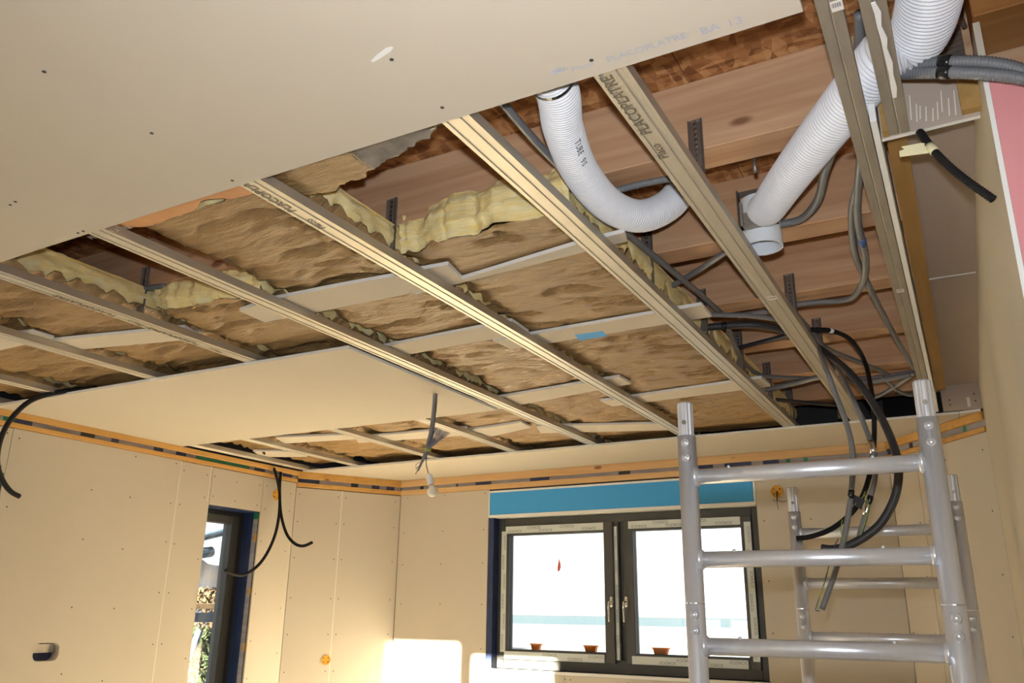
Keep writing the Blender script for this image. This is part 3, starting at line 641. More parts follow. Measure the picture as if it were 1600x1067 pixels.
strip('plasterboard strip beyond the mid panel at far right of the insulation', [(838, 666), (845, 677), (1045, 672), (1030, 662)])
strip('plasterboard strip beyond the mid panel near the left wall', [(430, 684), (445, 693), (560, 686), (548, 679)])
strip('plasterboard strip at the far edge of the insulation above the left wall cables', [(395, 705), (410, 714), (480, 714), (470, 706)])
strip('plasterboard strip between the mid panel corner and the window side', [(735, 672), (760, 684), (830, 668), (815, 660)])

# ================================================================== INSULATION BATTS
def batt(label, x0, x1, y0, y1, seed, fold=1.0, endcut=0., tilt=0., edge=(1, 1), zb=1.078, rough_end=.02, fluff=.015):
    t = thing('insulation_batt', label, 'insulation batt', ((x0+x1)/2, (y0+y1)/2, zb))
    nx = max(8, int((x1-x0)/.013)); ny = max(8, int((y1-y0)/.013))
    def eL(y): return x0+edge[0]*(.012+.022*fbm(y*2.2, seed, 1, 3))
    def eR(y): return x1-edge[1]*(.012+.022*fbm(y*2.2, seed, 5, 3))
    def kz(x, y, u, v):
        e = min(u*(x1-x0), (1-u)*(x1-x0)); ev = min(v*(y1-y0), .3)
        z = zb-.013*math.sin(math.pi*u)**.6
        z += .018*math.exp(-(e/.022)**2)*(1+.6*fbm(y*5, seed, 3, 2))
        wx, wy = x+.05*fbm(x*4, y*4, seed, 2), y+.06*fbm(x*3, y*3, seed+9, 2)
        f = 1-abs(noise.noise(Vector((wx*3.2, wy*15, seed))))*2.2
        g = 1-abs(noise.noise(Vector((wx*8, wy*30, seed+3))))*2.2
        z -= fold*(.023*max(f, -.5)+.010*max(g, -.5)); z += .012*fbm(x*5, y*5, seed+1, 3)*fold
        return max(z, 1.0425+.002*f)
    def yend(u): return y0+endcut*(.035*fbm(u*4, seed, 7, 4)+.012*fbm(u*14, seed, 8, 2))+tilt*(u-.5)
    V = []; K = {}
    for j in range(ny+1):
        v = j/ny
        for i in range(nx+1):
            u = i/nx; ys = yend(u); y = ys+(y1-ys)*v; x = eL(y)+(eR(y)-eL(y))*u; z = kz(x, y, u, v)
            K[i, j] = (x, y, z); V.append((x, y, z))
    F = [(j*(nx+1)+i, j*(nx+1)+i+1, (j+1)*(nx+1)+i+1, (j+1)*(nx+1)+i) for j in range(ny) for i in range(nx)]
    b = MB(); b.add(V, F); b.build('kraft_facing', 'kraft', t, smooth=True)
    # glass wool body
    b = MB(); nz = 7; zt = 1.149
    def disp(p, dirn, a):
        n_ = fbm(p[0]*6, p[1]*6, p[2]*48+seed, 5); return (p[0]+dirn[0]*a*n_, p[1]+dirn[1]*a*n_, p[2]+dirn[2]*a*n_)
    for side, st in ((0, 1), (1, 1)):    # long sides
        P = []; m_ = ny
        for j in range(m_+1):
            i = 0 if side == 0 else nx; x, y, z = K[i, j]
            for k in range(nz+1):
                w = k/nz; zz = z+.002+(zt-z)*w+.012*fbm(y*6, seed, 11+side, 3)*w; bulge = .016*math.sin(math.pi*min(w*1.1, 1))
                P.append(disp((x+(-1 if side == 0 else 1)*(bulge*edge[side]-.004), y, zz), (1 if side else -1, 0, 0), .013*edge[side]))
        b.add(P, [(j*(nz+1)+k, j*(nz+1)+k+1, (j+1)*(nz+1)+k+1, (j+1)*(nz+1)+k) for j in range(m_) for k in range(nz)])
    P = []; N2 = nx*3                      # near end
    for q in range(N2+1):
        i0 = min(int(q/3), nx-1); f_ = q/3-i0; A, B = K[i0, 0], K[i0+1, 0]; x, y, z = [A[c]+(B[c]-A[c])*f_ for c in range(3)]
        for k in range(2*nz+1):
            w = k/(2*nz); zz = z+.002+(zt+fluff-z)*w+.016*fbm(x*7, seed, 15, 3)*w
            lay = .010*abs(noise.noise(Vector((x*9, seed, zz*75))))
            P.append(disp((x, y-rough_end*math.sin(math.pi*min(1, w*1.05))+lay+.03*w*w*0, zz), (0, -1, 0), .013))
    b.add(P, [(q*(2*nz+1)+k, (q+1)*(2*nz+1)+k, (q+1)*(2*nz+1)+k+1, q*(2*nz+1)+k+1) for q in range(N2) for k in range(2*nz)])
    b.add([K[0, 0][:2]+(zt,), K[nx, 0][:2]+(zt,), K[nx, ny][:2]+(zt,), K[0, ny][:2]+(zt,)], [(0, 1, 2, 3)])
    b.add([(x0+.02, y1, zb+.01), (x1-.02, y1, zb+.01), (x1-.02, y1, zt), (x0+.02, y1, zt)], [(0, 1, 2, 3)])
    b.build('glass_wool', 'wool', t, smooth=True)
    return t
r = .026
batt('kraft-faced insulation batt against the left wall, left of all rails', RX[-4]+.01, RX[-3]-.01, 1.6, 4.80, 3)
batt('kraft-faced insulation batt in the second bay from the left wall', RX[-3]+.01, RX[-2]-.01, 1.4, 5.15, 11)
batt('kraft-faced insulation batt left of the dark gap, its yellow side showing', RX[-2]+.01, RX[-1]-.006, 1.34, 5.15, 19)
batt('insulation batt with a ragged yellow end beside the dark gap at left', RX[-1]+.006, RX[0]-.006, 1.94, 5.15, 27, 1.4, 1., .03)
batt('large kraft-faced batt in the middle bay starting at the big board, its yellow side showing', RX[0]+.006, RX[1]-.004, 1.40, 5.15, 35, .95, .5, -.03)
batt('crumpled kraft batt with the long bright yellow wool end', RX[1]+.004, RX[2]+.014, 1.89, 4.90, 43, 1.7, 1., -.03, edge=(.7, .6), rough_end=.02, fluff=.035)
# torn remnant above the big board
def sheet(name, label, cat, rows, mats, seed, nu=40, amp=.008, z0=1.02):
    """rows: list of polylines (left->right) interpolated"""
    V = []; nv = 10
    for j in range(nv+1):
        f = j/nv*(len(rows)-1); k = min(int(f), len(rows)-2); f -= k
        for i in range(nu+1):
            u = i/nu*(len(rows[k])-1); q = min(int(u), len(rows[k])-2); u -= q
            A = rows[k][q].lerp(rows[k][q+1], u); B = rows[k+1][q].lerp(rows[k+1][q+1], u); p = A.lerp(B, f)
            V.append((p.x, p.y+amp*fbm(p.x*14, seed, 2, 3)*(j/nv), p.z+amp*fbm(p.x*9, p.y*12, seed, 4)))
    b = MB(); b.add(V, [(j*(nu+1)+i, j*(nu+1)+i+1, (j+1)*(nu+1)+i+1, (j+1)*(nu+1)+i) for j in range(nv) for i in range(nu)])
    return b.build(name, mats, smooth=True), b
z = 1.03
rm = thing('insulation_remnant', 'torn grey-brown kraft remnant with wool edge along the big board', 'insulation', (-1.2, 1.35, z))
xs = [-1.50, -1.36, -1.22, -1.08, -.98, -.91]; ye = [1.44, 1.475, 1.45, 1.415, 1.38, 1.335]
V = []; nu = 60; nv = 14
for part, lo, hi, mm in (('kraft_facing', 0, .52, 'kraft'), ('foil_facing', .5, 1, 'kraft_foil')):
    b = MB(); V = []
    for j in range(nv+1):
        for i in range(nu+1):
            u = lo+(hi-lo)*i/nu; x = -1.50+.61*u; q = min(int(u*5), 4); f = u*5-q; e = ye[q]*(1-f)+ye[q+1]*f
            e += .018*fbm(x*16, 3, 1, 4)+.008*fbm(x*60, 5, 1, 2); y = 1.16+(e-1.16)*j/nv
            V.append((x, y, z+.012*fbm(x*6, y*9, 2, 4)+.03*max(0, j/nv-.6)*0))
    b.add(V, [(j*(nu+1)+i, j*(nu+1)+i+1, (j+1)*(nu+1)+i+1, (j+1)*(nu+1)+i) for j in range(nv) for i in range(nu)]); b.build(part, mm, rm, smooth=True)
b = MB(); V = []
for i in range(121):
    u = i/120; x = -1.50+.60*u; q = min(int(u*5), 4); f = u*5-q; e = ye[q]*(1-f)+ye[q+1]*f+.018*fbm(x*16, 3, 1, 4)+.008*fbm(x*60, 5, 1, 2)
    h = .03+.035*max(0, fbm(x*7, 9, 3, 2)+.3)
    for k in range(6):
        w = k/5; V.append((x, e+.012*math.sin(math.pi*w)*(.4+fbm(x*12, 4, 2, 3))-.004, z+.003+h*w))
b.add(V, [(i*6+k, (i+1)*6+k, (i+1)*6+k+1, i*6+k+1) for i in range(120) for k in range(5)]); b.build('glass_wool', 'wool', rm, smooth=True)
# orange-brown paper flaps hanging out above the edge of the big board
for lbl, x0, x1, seed, dy in (('orange-brown kraft flap along the board edge above the large batt', -2.03, -1.50, 4, .105), ('narrow orange-brown kraft flap at the board edge above the dark gap', -2.72, -2.10, 9, .04)):
    b = MB(); V = []; nu = 60; nv = 8
    for j in range(nv+1):
        for i in range(nu+1):
            x = x0+(x1-x0)*i/nu; e = 1.30+dy*(.85+.35*fbm(x*5, seed, 1, 3))+.006*fbm(x*50, seed, 3, 2); y = 1.2+(e-1.2)*j/nv
            V.append((x, y, 1.012+.022*(j/nv)**2+.004*fbm(x*8, y*10, seed, 3)))
    b.add(V, [(j*(nu+1)+i, j*(nu+1)+i+1, (j+1)*(nu+1)+i+1, (j+1)*(nu+1)+i) for j in range(nv) for i in range(nu)])
    tag(b.build('kraft_flap', 'kraft_inside', smooth=True), lbl, 'kraft paper')

# ================================================================== DUCTS AND CONDUITS
def corr(path, r, pitch, depth, n, prof=(0, .35, 1, 1, .35)):
    P = resample(spline(path, .004), pitch/len(prof)); return P, [r-depth*(1-prof[i % len(prof)]) for i in range(len(P))], n
def frames(P, i):
    t = (P[min(i+1, len(P)-1)]-P[max(i-1, 0)]).normalized(); return t
def duct(label, path, r, pitch, letters, toward, base, taper=0):
    t = thing('flexible_duct', label, 'duct', base)
    P, R_, n = corr(path, r, pitch, pitch*.8, 28, (0, 0, .65, 1, 1, .65)); R_ = [q*(1-taper*i/len(R_)) for i, q in enumerate(R_)]; b = MB(); b.tube(P, R_, n, cap=False); b.build('corrugated_hose', 'duct_white', t, smooth=True)
    s0, word, size = letters; acc = 0; k = 0
    for i in range(1, len(P)):
        acc += (P[i]-P[i-1]).length
        if k < len(word) and acc >= s0+k*size*.72:
            tg = frames(P, i); o = toward(P[i]); o = (o-tg*o.dot(tg)).normalized()
            y = o.cross(tg)
            if word[k] != ' ': text(word[k], size, P[i]+o*(R_[i]*0+r*(1-taper*i/len(P))+.0012), tg, y, 'ink', t)
            k += 1
    return t, P
d1 = [Vector((-.66, 1.15, 1.085)), PZ(866, 130, 1.085), PZ(880, 200, 1.085), PZ(905, 265, 1.082), PZ(946, 316, 1.08), Vector((-.760, 2.07, 1.088)), Vector((-.715, 2.15, 1.125)), Vector((-.665, 2.20, 1.19)), Vector((-.63, 2.22, 1.30))]
cvec = lambda p: -p
t1, P1 = duct('white corrugated duct curving down between the rails and up behind the first bare joist', d1, .049, .0092, (.42, 'TUBE 90', .024), lambda p: Vector((.75, -.25, -.75)), d1[0], .04)
b = MB(); q = [i for i in range(len(P1)) if P1[i].y > 1.375][0]; b.tube([P1[q-3], P1[q+3]], .0505, 28, cap=False); b.build('black_collar', 'tape_black', t1)
d2 = [Vector((.14, .70, 1.10)), PZ(1450, 8, 1.10), PZ(1385, 85, 1.097), PZ(1330, 152, 1.095), PZ(1262, 238, 1.098), PZ(1222, 292, 1.105), PZ(1200, 324, 1.118), Vector((-.445, 2.33, 1.15))]
t2, P2 = duct('straight white corrugated duct running down to the white elbow', d2, .066, .0108, (.89, 'TUBE 90', .022), lambda p: Vector((.9, .1, -.75)), d2[1], .24)
# white elbow fitting
ec = PZ(1188, 330, 1.13); ex, ey = -.462, 2.365
el = thing('duct_elbow', 'white duct elbow hanging open-ended from a grey bracket', 'duct fitting', (ex, ey, 1.04))
zb_, zt_ = 1.043, 1.20
b = MB(); N = 36; ro, ri = .0555, .0525
ringp = lambda rr, z: [(ex+rr*math.cos(2*math.pi*k/N), ey+rr*math.sin(2*math.pi*k/N), z) for k in range(N)]
zz = [(ro, zt_), (ro, zb_+.045), (ro+.0022, zb_+.043), (ro+.0022, zb_), (ri, zb_), (ri, zt_-.006), (.001, zt_-.005)]
P = [p for rr, z in zz for p in ringp(rr, z)]; b.add(P, [(j*N+k, j*N+(k+1) % N, (j+1)*N+(k+1) % N, (j+1)*N+k) for j in range(len(zz)-1) for k in range(N)]); b.build('elbow_body', 'pvc_white', el, smooth=False)
recalc(el.children[-1])
b = MB(); b.box(ex-.066, ex-.062, ey-.01, ey+.02, 1.05, 1.245); b.box(ex-.066, ex+.03, ey+.015, ey+.019, 1.235, 1.25); b.build('bracket_strap', 'hanger_steel', el)
b = MB(); fy = ey-.062
for r_ in ((ex-.045, ex+.062, 1.085, 1.092), (ex-.045, ex-.038, 1.085, 1.17), (ex+.055, ex+.062, 1.085, 1.17)): b.box(r_[0], r_[1], fy-.012, fy+.004, r_[2], r_[3])
b.box(ex-.045, ex+.062, fy+.002, fy+.004, 1.085, 1.14); b.build('bracket_plate', 'galvanised_dull', el)
for dx in (-.035, .05): b = MB(); b.ball((ex+dx, fy-.013, 1.098), .0035, 8, 5); b.build('bracket_screw', 'bright_steel', el)

def conduit(label, path, r, m='conduit_grey', pitch=.006, name='conduit', ribs=True, extra=()):
    path = [Vector(p) for p in path]
    t = thing(name, label, 'cable conduit', path[0])
    if ribs:
        P, R_, n = corr(path, r, pitch, r*.14, 10, (0, 1, 1)); b = MB(); b.tube(P, R_, n)
    else:
        b = MB(); P = resample(spline(path, .006), .012); b.tube(P, r, 10)
    b.build('hose', m, t, smooth=True)
    def at_y(px, py): return min(range(len(P)), key=lambda i: (proj(P[i])[0]-px)**2+(proj(P[i])[1]-py)**2)
    for (px, py, L, mm, nm) in extra:
        i = at_y(px, py); tg = frames(P, i); b = MB(); b.tube([P[i]-tg*L/2, P[i]-tg*L/6, P[i]+tg*L/6, P[i]+tg*L/2], [r*1.06, r*1.14, r*1.14, r*1.06], 12); b.build(nm, mm, t, smooth=True)
    return t
Rm = np.array([rt, -upv, fw])
def proj(p): q = Rm @ np.array(p); return 800+FPX*q[0]/q[2], 533.5+FPX*q[1]/q[2]
z = PZ
conduit('pale grey conduit running diagonally behind the curved duct to the cable bundle', [z(760, 120, 1.11), z(783, 157, 1.11), z(850, 235, 1.11), z(920, 304, 1.11), z(975, 360, 1.11), z(1040, 415, 1.11), z(1085, 452, 1.11), z(1127, 490, 1.11)], .0105, ribs=False)
conduit('grey conduit crossing the diagonal one near the bright rail', [z(1030, 463, 1.125), z(1045, 450, 1.125), z(1090, 423, 1.125), z(1137, 392, 1.125), z(1170, 372, 1.13)], .0105, ribs=False)
conduit('grey corrugated conduit passing under the first bare joist beside the curved duct', [z(930, 300, 1.10), z(955, 299, 1.115), z(1000, 288, 1.12), z(1055, 277, 1.125), z(1100, 268, 1.13)], .010)
Yh = 3.15
conduit('long grey conduit hanging lowest behind the scaffold, with loose wires', [z(1085, 492, 1.09), z(1130, 492, 1.09), z(1180, 494, 1.085), z(1240, 506, 1.075), z(1273, 535, 1.06), PY(1290, 575, Yh), PY(1305, 615, Yh), PY(1322, 660, Yh), PY(1332, 705, Yh), PY(1330, 770, Yh), PY(1319, 840, Yh), PY(1306, 890, Yh), PY(1284, 953, Yh)], .0098, ribs=False, extra=((1328, 772, .03, 'tape_black', 'tape_wrap'),))
conduit('grey conduit with a silver foil end hanging right of the long one', [z(1225, 470, 1.13), z(1270, 520, 1.12), z(1300, 558, 1.09), PY(1330, 618, 3.3), PY(1352, 668, 3.25), PY(1364, 705, 3.2), PY(1367, 745, 3.2), PY(1356, 790, 3.2), PY(1342, 840, 3.2)], .0095, ribs=False,
        extra=((1361, 700, .05, 'bright_steel', 'foil_sleeve'), (1349, 793, .04, 'bright_steel', 'foil_sleeve'), (1355, 778, .03, 'tape_black', 'tape_wrap')))
conduit('thick black conduit sweeping down and curling left behind the scaffold', [z(1085, 514, 1.10), z(1130, 509, 1.10), z(1185, 508, 1.09), z(1235, 520, 1.08), z(1283, 546, 1.07), PY(1330, 585, 3.35), PY(1368, 637, 3.3), PY(1394, 690, 3.25), PY(1404, 735, 3.2), PY(1397, 780, 3.2), PY(1372, 822, 3.2), PY(1333, 849, 3.2), PY(1303, 858, 3.2), PY(1280, 856, 3.2)], .0145, 'conduit_dark', ribs=False,
        extra=((1130, 509, .02, 'tape_black', 'tape_band'),))
conduit('thin black conduit arching from a clip and curling far left behind the scaffold', [z(1268, 515, 1.10), z(1300, 517, 1.10), z(1330, 532, 1.09), z(1351, 565, 1.05), PY(1362, 615, 3.5), PY(1366, 680, 3.45), PY(1358, 745, 3.4), PY(1338, 792, 3.4), PY(1303, 824, 3.4), PY(1268, 838, 3.4), PY(1244, 841, 3.4)], .0095, 'conduit_black', ribs=False, extra=((1298, 517, .018, 'socket_white', 'white_clip'),))
conduit('grey conduit running along under the joists close to the right steel stud', [z(1342, 285, 1.12), z(1331, 330, 1.12), z(1335, 390, 1.12), z(1350, 430, 1.12), z(1375, 482, 1.12), z(1400, 528, 1.12), z(1428, 576, 1.12)], .011, ribs=False)
conduit('grey conduit with a blue tape wrap looping under the third bare joist', [z(1346, 240, 1.13), z(1340, 300, 1.115), z(1341, 350, 1.105), z(1352, 400, 1.10), z(1350, 435, 1.10), z(1335, 462, 1.11), z(1312, 470, 1.12), z(1280, 472, 1.125), z(1245, 476, 1.125), z(1200, 486, 1.125), z(1150, 494, 1.12)], .011, ribs=False, extra=((1343, 378, .05, 'tape_blue', 'tape_wrap'),))
conduit('grey conduit looping from the straight duct to the elbow bracket', [z(1343, 20, 1.22), z(1342, 80, 1.2), z(1334, 170, 1.17), z(1308, 222, 1.15), z(1290, 265, 1.14), z(1278, 312, 1.135), z(1252, 342, 1.13), z(1210, 352, 1.13)], .012, ribs=False)
conduit('grey conduit passing behind the thin black arch towards the right', [z(1270, 528, 1.12), z(1300, 548, 1.12), z(1345, 566, 1.12), z(1378, 580, 1.125), z(1400, 592, 1.13)], .010, ribs=False)
conduit('grey conduit drooping down from the black tape band to the far joists', [z(1138, 514, 1.10), z(1150, 543, 1.10), z(1166, 570, 1.10), z(1187, 585, 1.10), z(1225, 590, 1.10), z(1290, 591, 1.11), z(1360, 590, 1.12), z(1432, 580, 1.13)], .010, ribs=False)
conduit('dark conduit slanting under the fourth bare joist', [z(1115, 553, 1.135), z(1128, 550, 1.13), z(1180, 537, 1.125), z(1240, 521, 1.12), z(1265, 514, 1.12)], .010, 'conduit_dark', ribs=False)
conduit('grey conduit rising to the right above the window side board', [z(1195, 608, 1.07), z(1205, 607, 1.07), z(1245, 598, 1.08), z(1290, 589, 1.08), z(1350, 597, 1.09), z(1425, 585, 1.10)], .013, ribs=False)
conduit('grey conduit sagging beside the top of the right scaffold tube', [z(1380, 590, 1.10), z(1389, 597, 1.09), z(1402, 610, 1.09), z(1420, 617, 1.09), z(1440, 616, 1.09)], .010, ribs=False)
conduit('grey conduit crossing the sagging one near the right scaffold tube', [z(1360, 622, 1.08), z(1374, 618, 1.08), z(1400, 603, 1.09), z(1430, 582, 1.10)], .010, ribs=False)
conduit('thin dark conduit lying low above the window side board', [z(1195, 622, 1.08), z(1210, 624, 1.08), z(1250, 628, 1.08), z(1310, 633, 1.08)], .010, 'conduit_dark', ribs=False)
conduit('bluish conduit deep in the dark gap above the left rails', [z(100, 476, 1.145), z(150, 463, 1.145), z(200, 455, 1.145), z(260, 446, 1.145)], .012, ribs=False)
Yc = 1.60
cp = [PY(1375, 118, 1.70), PY(1410, 108, 1.66), PY(1440, 101, 1.63), PY(1480, 97, 1.61), PY(1530, 97, 1.6), PY(1575, 103, 1.6), PY(1630, 120, 1.6)]
conduit('upper ribbed grey conduit above the pink board, bound with black tape', cp, .0125, pitch=.0062, extra=((1478, 97, .024, 'tape_black', 'tape_band'),))
cp = [PY(1370, 114, 1.70), PY(1405, 115, 1.66), PY(1440, 114, 1.63), PY(1480, 113, 1.61), PY(1530, 115, 1.6), PY(1575, 119, 1.6), PY(1630, 128, 1.6)]
conduit('lower ribbed grey conduit above the pink board, bound with black tape', cp, .0125, pitch=.0062, extra=((1476, 113, .024, 'tape_black', 'tape_band'),))
tb = conduit('short ribbed black conduit with a cream tape flag beside the pink board', [PY(1436, 205, 1.815), PY(1441, 211, 1.79), PY(1456, 232, 1.76), PY(1480, 257, 1.74), PY(1510, 282, 1.73), PY(1553, 312, 1.72)], .0085, 'conduit_black', pitch=.0065, extra=((1458, 232, .028, 'tape_cream', 'tape_wrap'),))
b = MB(); Q = [PY(x, y, 1.765) for x, y in ((1405, 236), (1413, 233), (1408, 229), (1440, 223), (1462, 228), (1450, 239), (1406, 245))]
b.add(Q+[q+Vector((0, .0015, 0)) for q in Q], [tuple(range(7)), tuple(range(7, 14))[::-1]]+[(i, (i+1) % 7, 7+(i+1) % 7, 7+i) for i in range(7)]); recalc(b.build('tape_flag', 'tape_cream', tb))
# thin loose wires on the hanging conduits
def wires(label, paths, base, name='loose_wires', m='wire_green'):
    t = thing(name, label, 'wires', base)
    for p, mm in paths:
        b = MB(); b.tube(spline(p, .01), .0016, 6); b.build('wire', mm, t, smooth=True)
    return t
wires('thin wires looping at the lower end of the long grey conduit', [([PY(1310, 842, Yh), PY(1300, 862, Yh-.03), PY(1290, 905, Yh-.03), PY(1276, 945, Yh-.02), PY(1275, 954, Yh-.01), PY(1281, 954, Yh)], 'wire_blue'), ([PY(1306, 860, Yh-.03), PY(1292, 895, Yh-.035), PY(1279, 940, Yh-.03), PY(1278, 950, Yh-.02), PY(1284, 950, Yh)], 'wire_green')], PY(1290, 905, Yh))
wires('yellow and green wires sprouting where the foil sleeve ends', [([PY(1350, 772, 3.18), PY(1357, 790, 3.17), PY(1352, 815, 3.17), PY(1345, 836, 3.18)], 'wire_green'), ([PY(1316, 812, 3.13), PY(1314, 830, 3.12), PY(1319, 846, 3.13)], 'wire_green'), ([PY(1352, 768, 3.18), PY(1346, 780, 3.17), PY(1336, 788, 3.16)], 'wire_green')], PY(1350, 790, 3.18))
b = MB(); tt = PY(1338, 784, 3.16); b.hexa([PY(1329, 770, 3.16), PY(1352, 781, 3.16), PY(1346, 797, 3.16), PY(1328, 785, 3.16)], [PY(1329, 770, 3.163), PY(1352, 781, 3.163), PY(1346, 797, 3.163), PY(1328, 785, 3.163)]); recalc(b.build('tape_flag', 'tape_black')); tag(bpy.data.objects['tape_flag.001'], 'black tape flag between the two hanging grey conduits', 'tape')

# black cables on the left
conduit('black cable bending out of the ceiling at the left picture edge', [PZ(150, 606, 1.02), PZ(95, 612, 1.005), PZ(62, 620, .978), PX(38, 633, -3.98), PX(14, 659, -4.05), PX(0, 690, -4.12), PX(-4, 722, -4.18), PX(3, 748, -4.22), PX(16, 767, -4.24), PX(33, 777, -4.25)], .0125, 'conduit_black', ribs=False)
conduit('black cable hanging from the ceiling and curling left over the narrow glazed door', [PZ(412, 706, 1.03), PY(420, 716, 4.5), PY(430, 738, 4.46), PX(437, 772, -4.40), PX(435, 812, -4.39), PX(426, 846, -4.38), PX(408, 878, -4.37), PX(384, 897, -4.36), PX(364, 897, -4.36), PX(351, 890, -4.36)], .0105, 'conduit_black', ribs=False)
conduit('black cable hanging from the ceiling and curling right in front of the bay wall', [PZ(441, 722, 1.03), PY(439, 735, 4.55), PY(437, 765, 4.52), PY(439, 802, 4.50), PY(447, 832, 4.49), PY(459, 848, 4.48), PY(473, 853, 4.48), PY(489, 847, 4.47)], .0105, 'conduit_black', ribs=False)

# ================================================================== LAMP
Yl = 3.227
lp = thing('pendant_bulb', 'bare white bulb in a white holder hanging from a bundled grey cable', 'light bulb', (-2.211, Yl, .5))
b = MB(); P = spline([PZ(681, 590, 1.03), PZ(680, 616, HC), PY(678, 645, Yl), PY(674, 675, Yl), PY(667, 703, Yl), PY(659, 722, Yl), PY(653, 736, Yl)], .01); b.tube(P, [.0115]*(len(P)-14)+[.0115-.0006*k for k in range(14)], 10); b.build('supply_conduit', 'conduit_grey', lp, smooth=True)
kn = PY(668, 704, Yl-.01)
for k in range(9):
    a = PY(678+2.9*k, 671+.9*k, Yl-.02); b = MB(); b.tube(spline([kn+Vector((0, -.008, 0)), kn.lerp(a, .5)+Vector((0, -.01, -.003)), a, a+Vector((-.004, 0, .006)), kn.lerp(a, .55)+Vector((-.004, .006, .004)), kn], .02), .0016, 6); b.build('wire', ['wire_violet', 'wire_blue', 'conduit_grey'][k % 3], lp)
b = MB()
for dz in (0, .006, .012): b.tube([kn+Vector((-.017, 0, dz)), kn+Vector((0, -.014, dz-.002)), kn+Vector((.02, -.004, dz-.004))], .0025, 6)
b.build('wire_tie', 'wire_green', lp)
b = MB(); b.tube([PY(654, 728, Yl), PY(650, 733, Yl-.01), PY(650, 726, Yl-.015), PY(656, 722, Yl-.01)], .0018, 6); b.tube([PY(656, 728, Yl), PY(649, 741, Yl)], .002, 6); b.build('cut_wires', 'conduit_grey', lp)
b = MB(); b.tube(spline([PY(667, 708, Yl), PY(666, 725, Yl), PY(669, 738, Yl), PY(670, 744, Yl)], .008), .002, 6); b.build('flex', 'wire_violet', lp)
c0, c1, c2 = PY(670, 740, Yl), PY(673, 757, Yl), PY(675, 765, Yl); ax = (c2-c0).normalized()
b = MB(); L = (c1-c0).length
b.tube([c0, c0+ax*L*.25, c0+ax*L*.55, c0+ax*L*.6, c0+ax*L], [.006, .013, .017, .0145, .0145], 14); b.build('lamp_holder', 'socket_white', lp, smooth=True)
b = MB(); q0 = c0+ax*L; b.tube([q0, q0+ax*.012], .012, 14); b.build('screw_cap', 'bright_steel', lp)
b = MB(); q1 = q0+ax*.008; pr = [(0, .012), (.006, .014), (.012, .020), (.020, .0245), (.030, .0255), (.040, .0225), (.047, .015), (.0505, .006), (.0508, .0005)]
b.tube([q1+ax*h for h, _ in pr], [r_ for _, r_ in pr], 18); b.build('glass_bulb', 'bulb', lp, smooth=True)

# ================================================================== SCAFFOLD END FRAMES
def scaffold(label, Y, xl, xr, ztop_l, ztop_r, spig, rungs, joints):
    t = thing('scaffold_frame', label, 'scaffold frame', ((xl+xr)/2, Y, ZF))
    R0 = .0248
    for x, zt in ((xl, ztop_l), (xr, ztop_r)):
        b = MB(); zs = [ZF, *[v for j in joints for v in (j-.001, j)], zt]; prof = []
        b.tube([(x, Y, zv) for zv in (ZF, zt)], R0, 24); o = b.build('upright', 'aluminium', t, smooth=True)
        b = MB(); N = 40; zz = [zt-.03, zt+spig-.004, zt+spig]; V = []
        for j, zv in enumerate(zz):
            for k in range(N):
                rr = (.0212 if k % 4 < 2 else .0192)-(.002 if j == 2 else 0); V.append((x+rr*math.cos(2*math.pi*k/N), Y+rr*math.sin(2*math.pi*k/N), zv))
        b.add(V, [(j*N+k, j*N+(k+1) % N, (j+1)*N+(k+1) % N, (j+1)*N+k) for j in range(2) for k in range(N)]+[tuple(range(2*N, 3*N))]); o = b.build('fluted_spigot', 'aluminium', t)
        b = MB(); b.tube([(x+.002, Y-.0205, zt+.035), (x+.002, Y-.0235, zt+.035)], .0062, 10); b.build('locking_pin', 'hanger_steel', t)
        for zv in [zt-.022, zt-.062]+[j-d for j in joints for d in (.028, .066)]:
            b = MB(); b.tube([(x+.003, Y-R0+.002, zv), (x+.003, Y-R0-.002, zv)], [.0125, .010], 12); b.ball((x+.003, Y-R0-.001, zv), .0068, 10, 6, (1, .6, 1)); b.build('rivet', 'aluminium', t, smooth=True)
        for j in joints:
            b = MB(); b.tube([(x, Y, j-.0014), (x, Y, j+.0014)], R0+.0006, 24, cap=False); b.build('joint_ring', 'bright_steel', t)
    for zv in rungs:
        b = MB(); b.tube([(xl+.015, Y, zv), (xr-.015, Y, zv)], .0205, 20); b.build('rung', 'aluminium', t, smooth=True)
        for x, s in ((xl, 1), (xr, -1)):
            b = MB(); b.tube([(x+s*.019, Y, zv), (x+s*.026, Y, zv), (x+s*.031, Y, zv)], [.0275, .0255, .0208], 18); b.build('weld', 'aluminium', t, smooth=True)
        for x in (xr-.13, xl+.11): b = MB(); b.ball((x, Y-.004, zv+.0205), .0048, 8, 5); b.build('plug', 'aluminium', t, smooth=True)
    return t
scaffold('near aluminium scaffold end frame with rungs in front of the window', 2.2, -.676, -.084, .462, .455, .092, (.350, .136, -.075, -.29, -.505, -.72, -.93, -1.15), (.028,))
scaffold('far aluminium scaffold end frame behind the near one', 3.6, -.672, -.083, .405, .418, .10, (.318, .124, -.078, -.29, -.50, -.72, -.93, -1.15), (.028,))

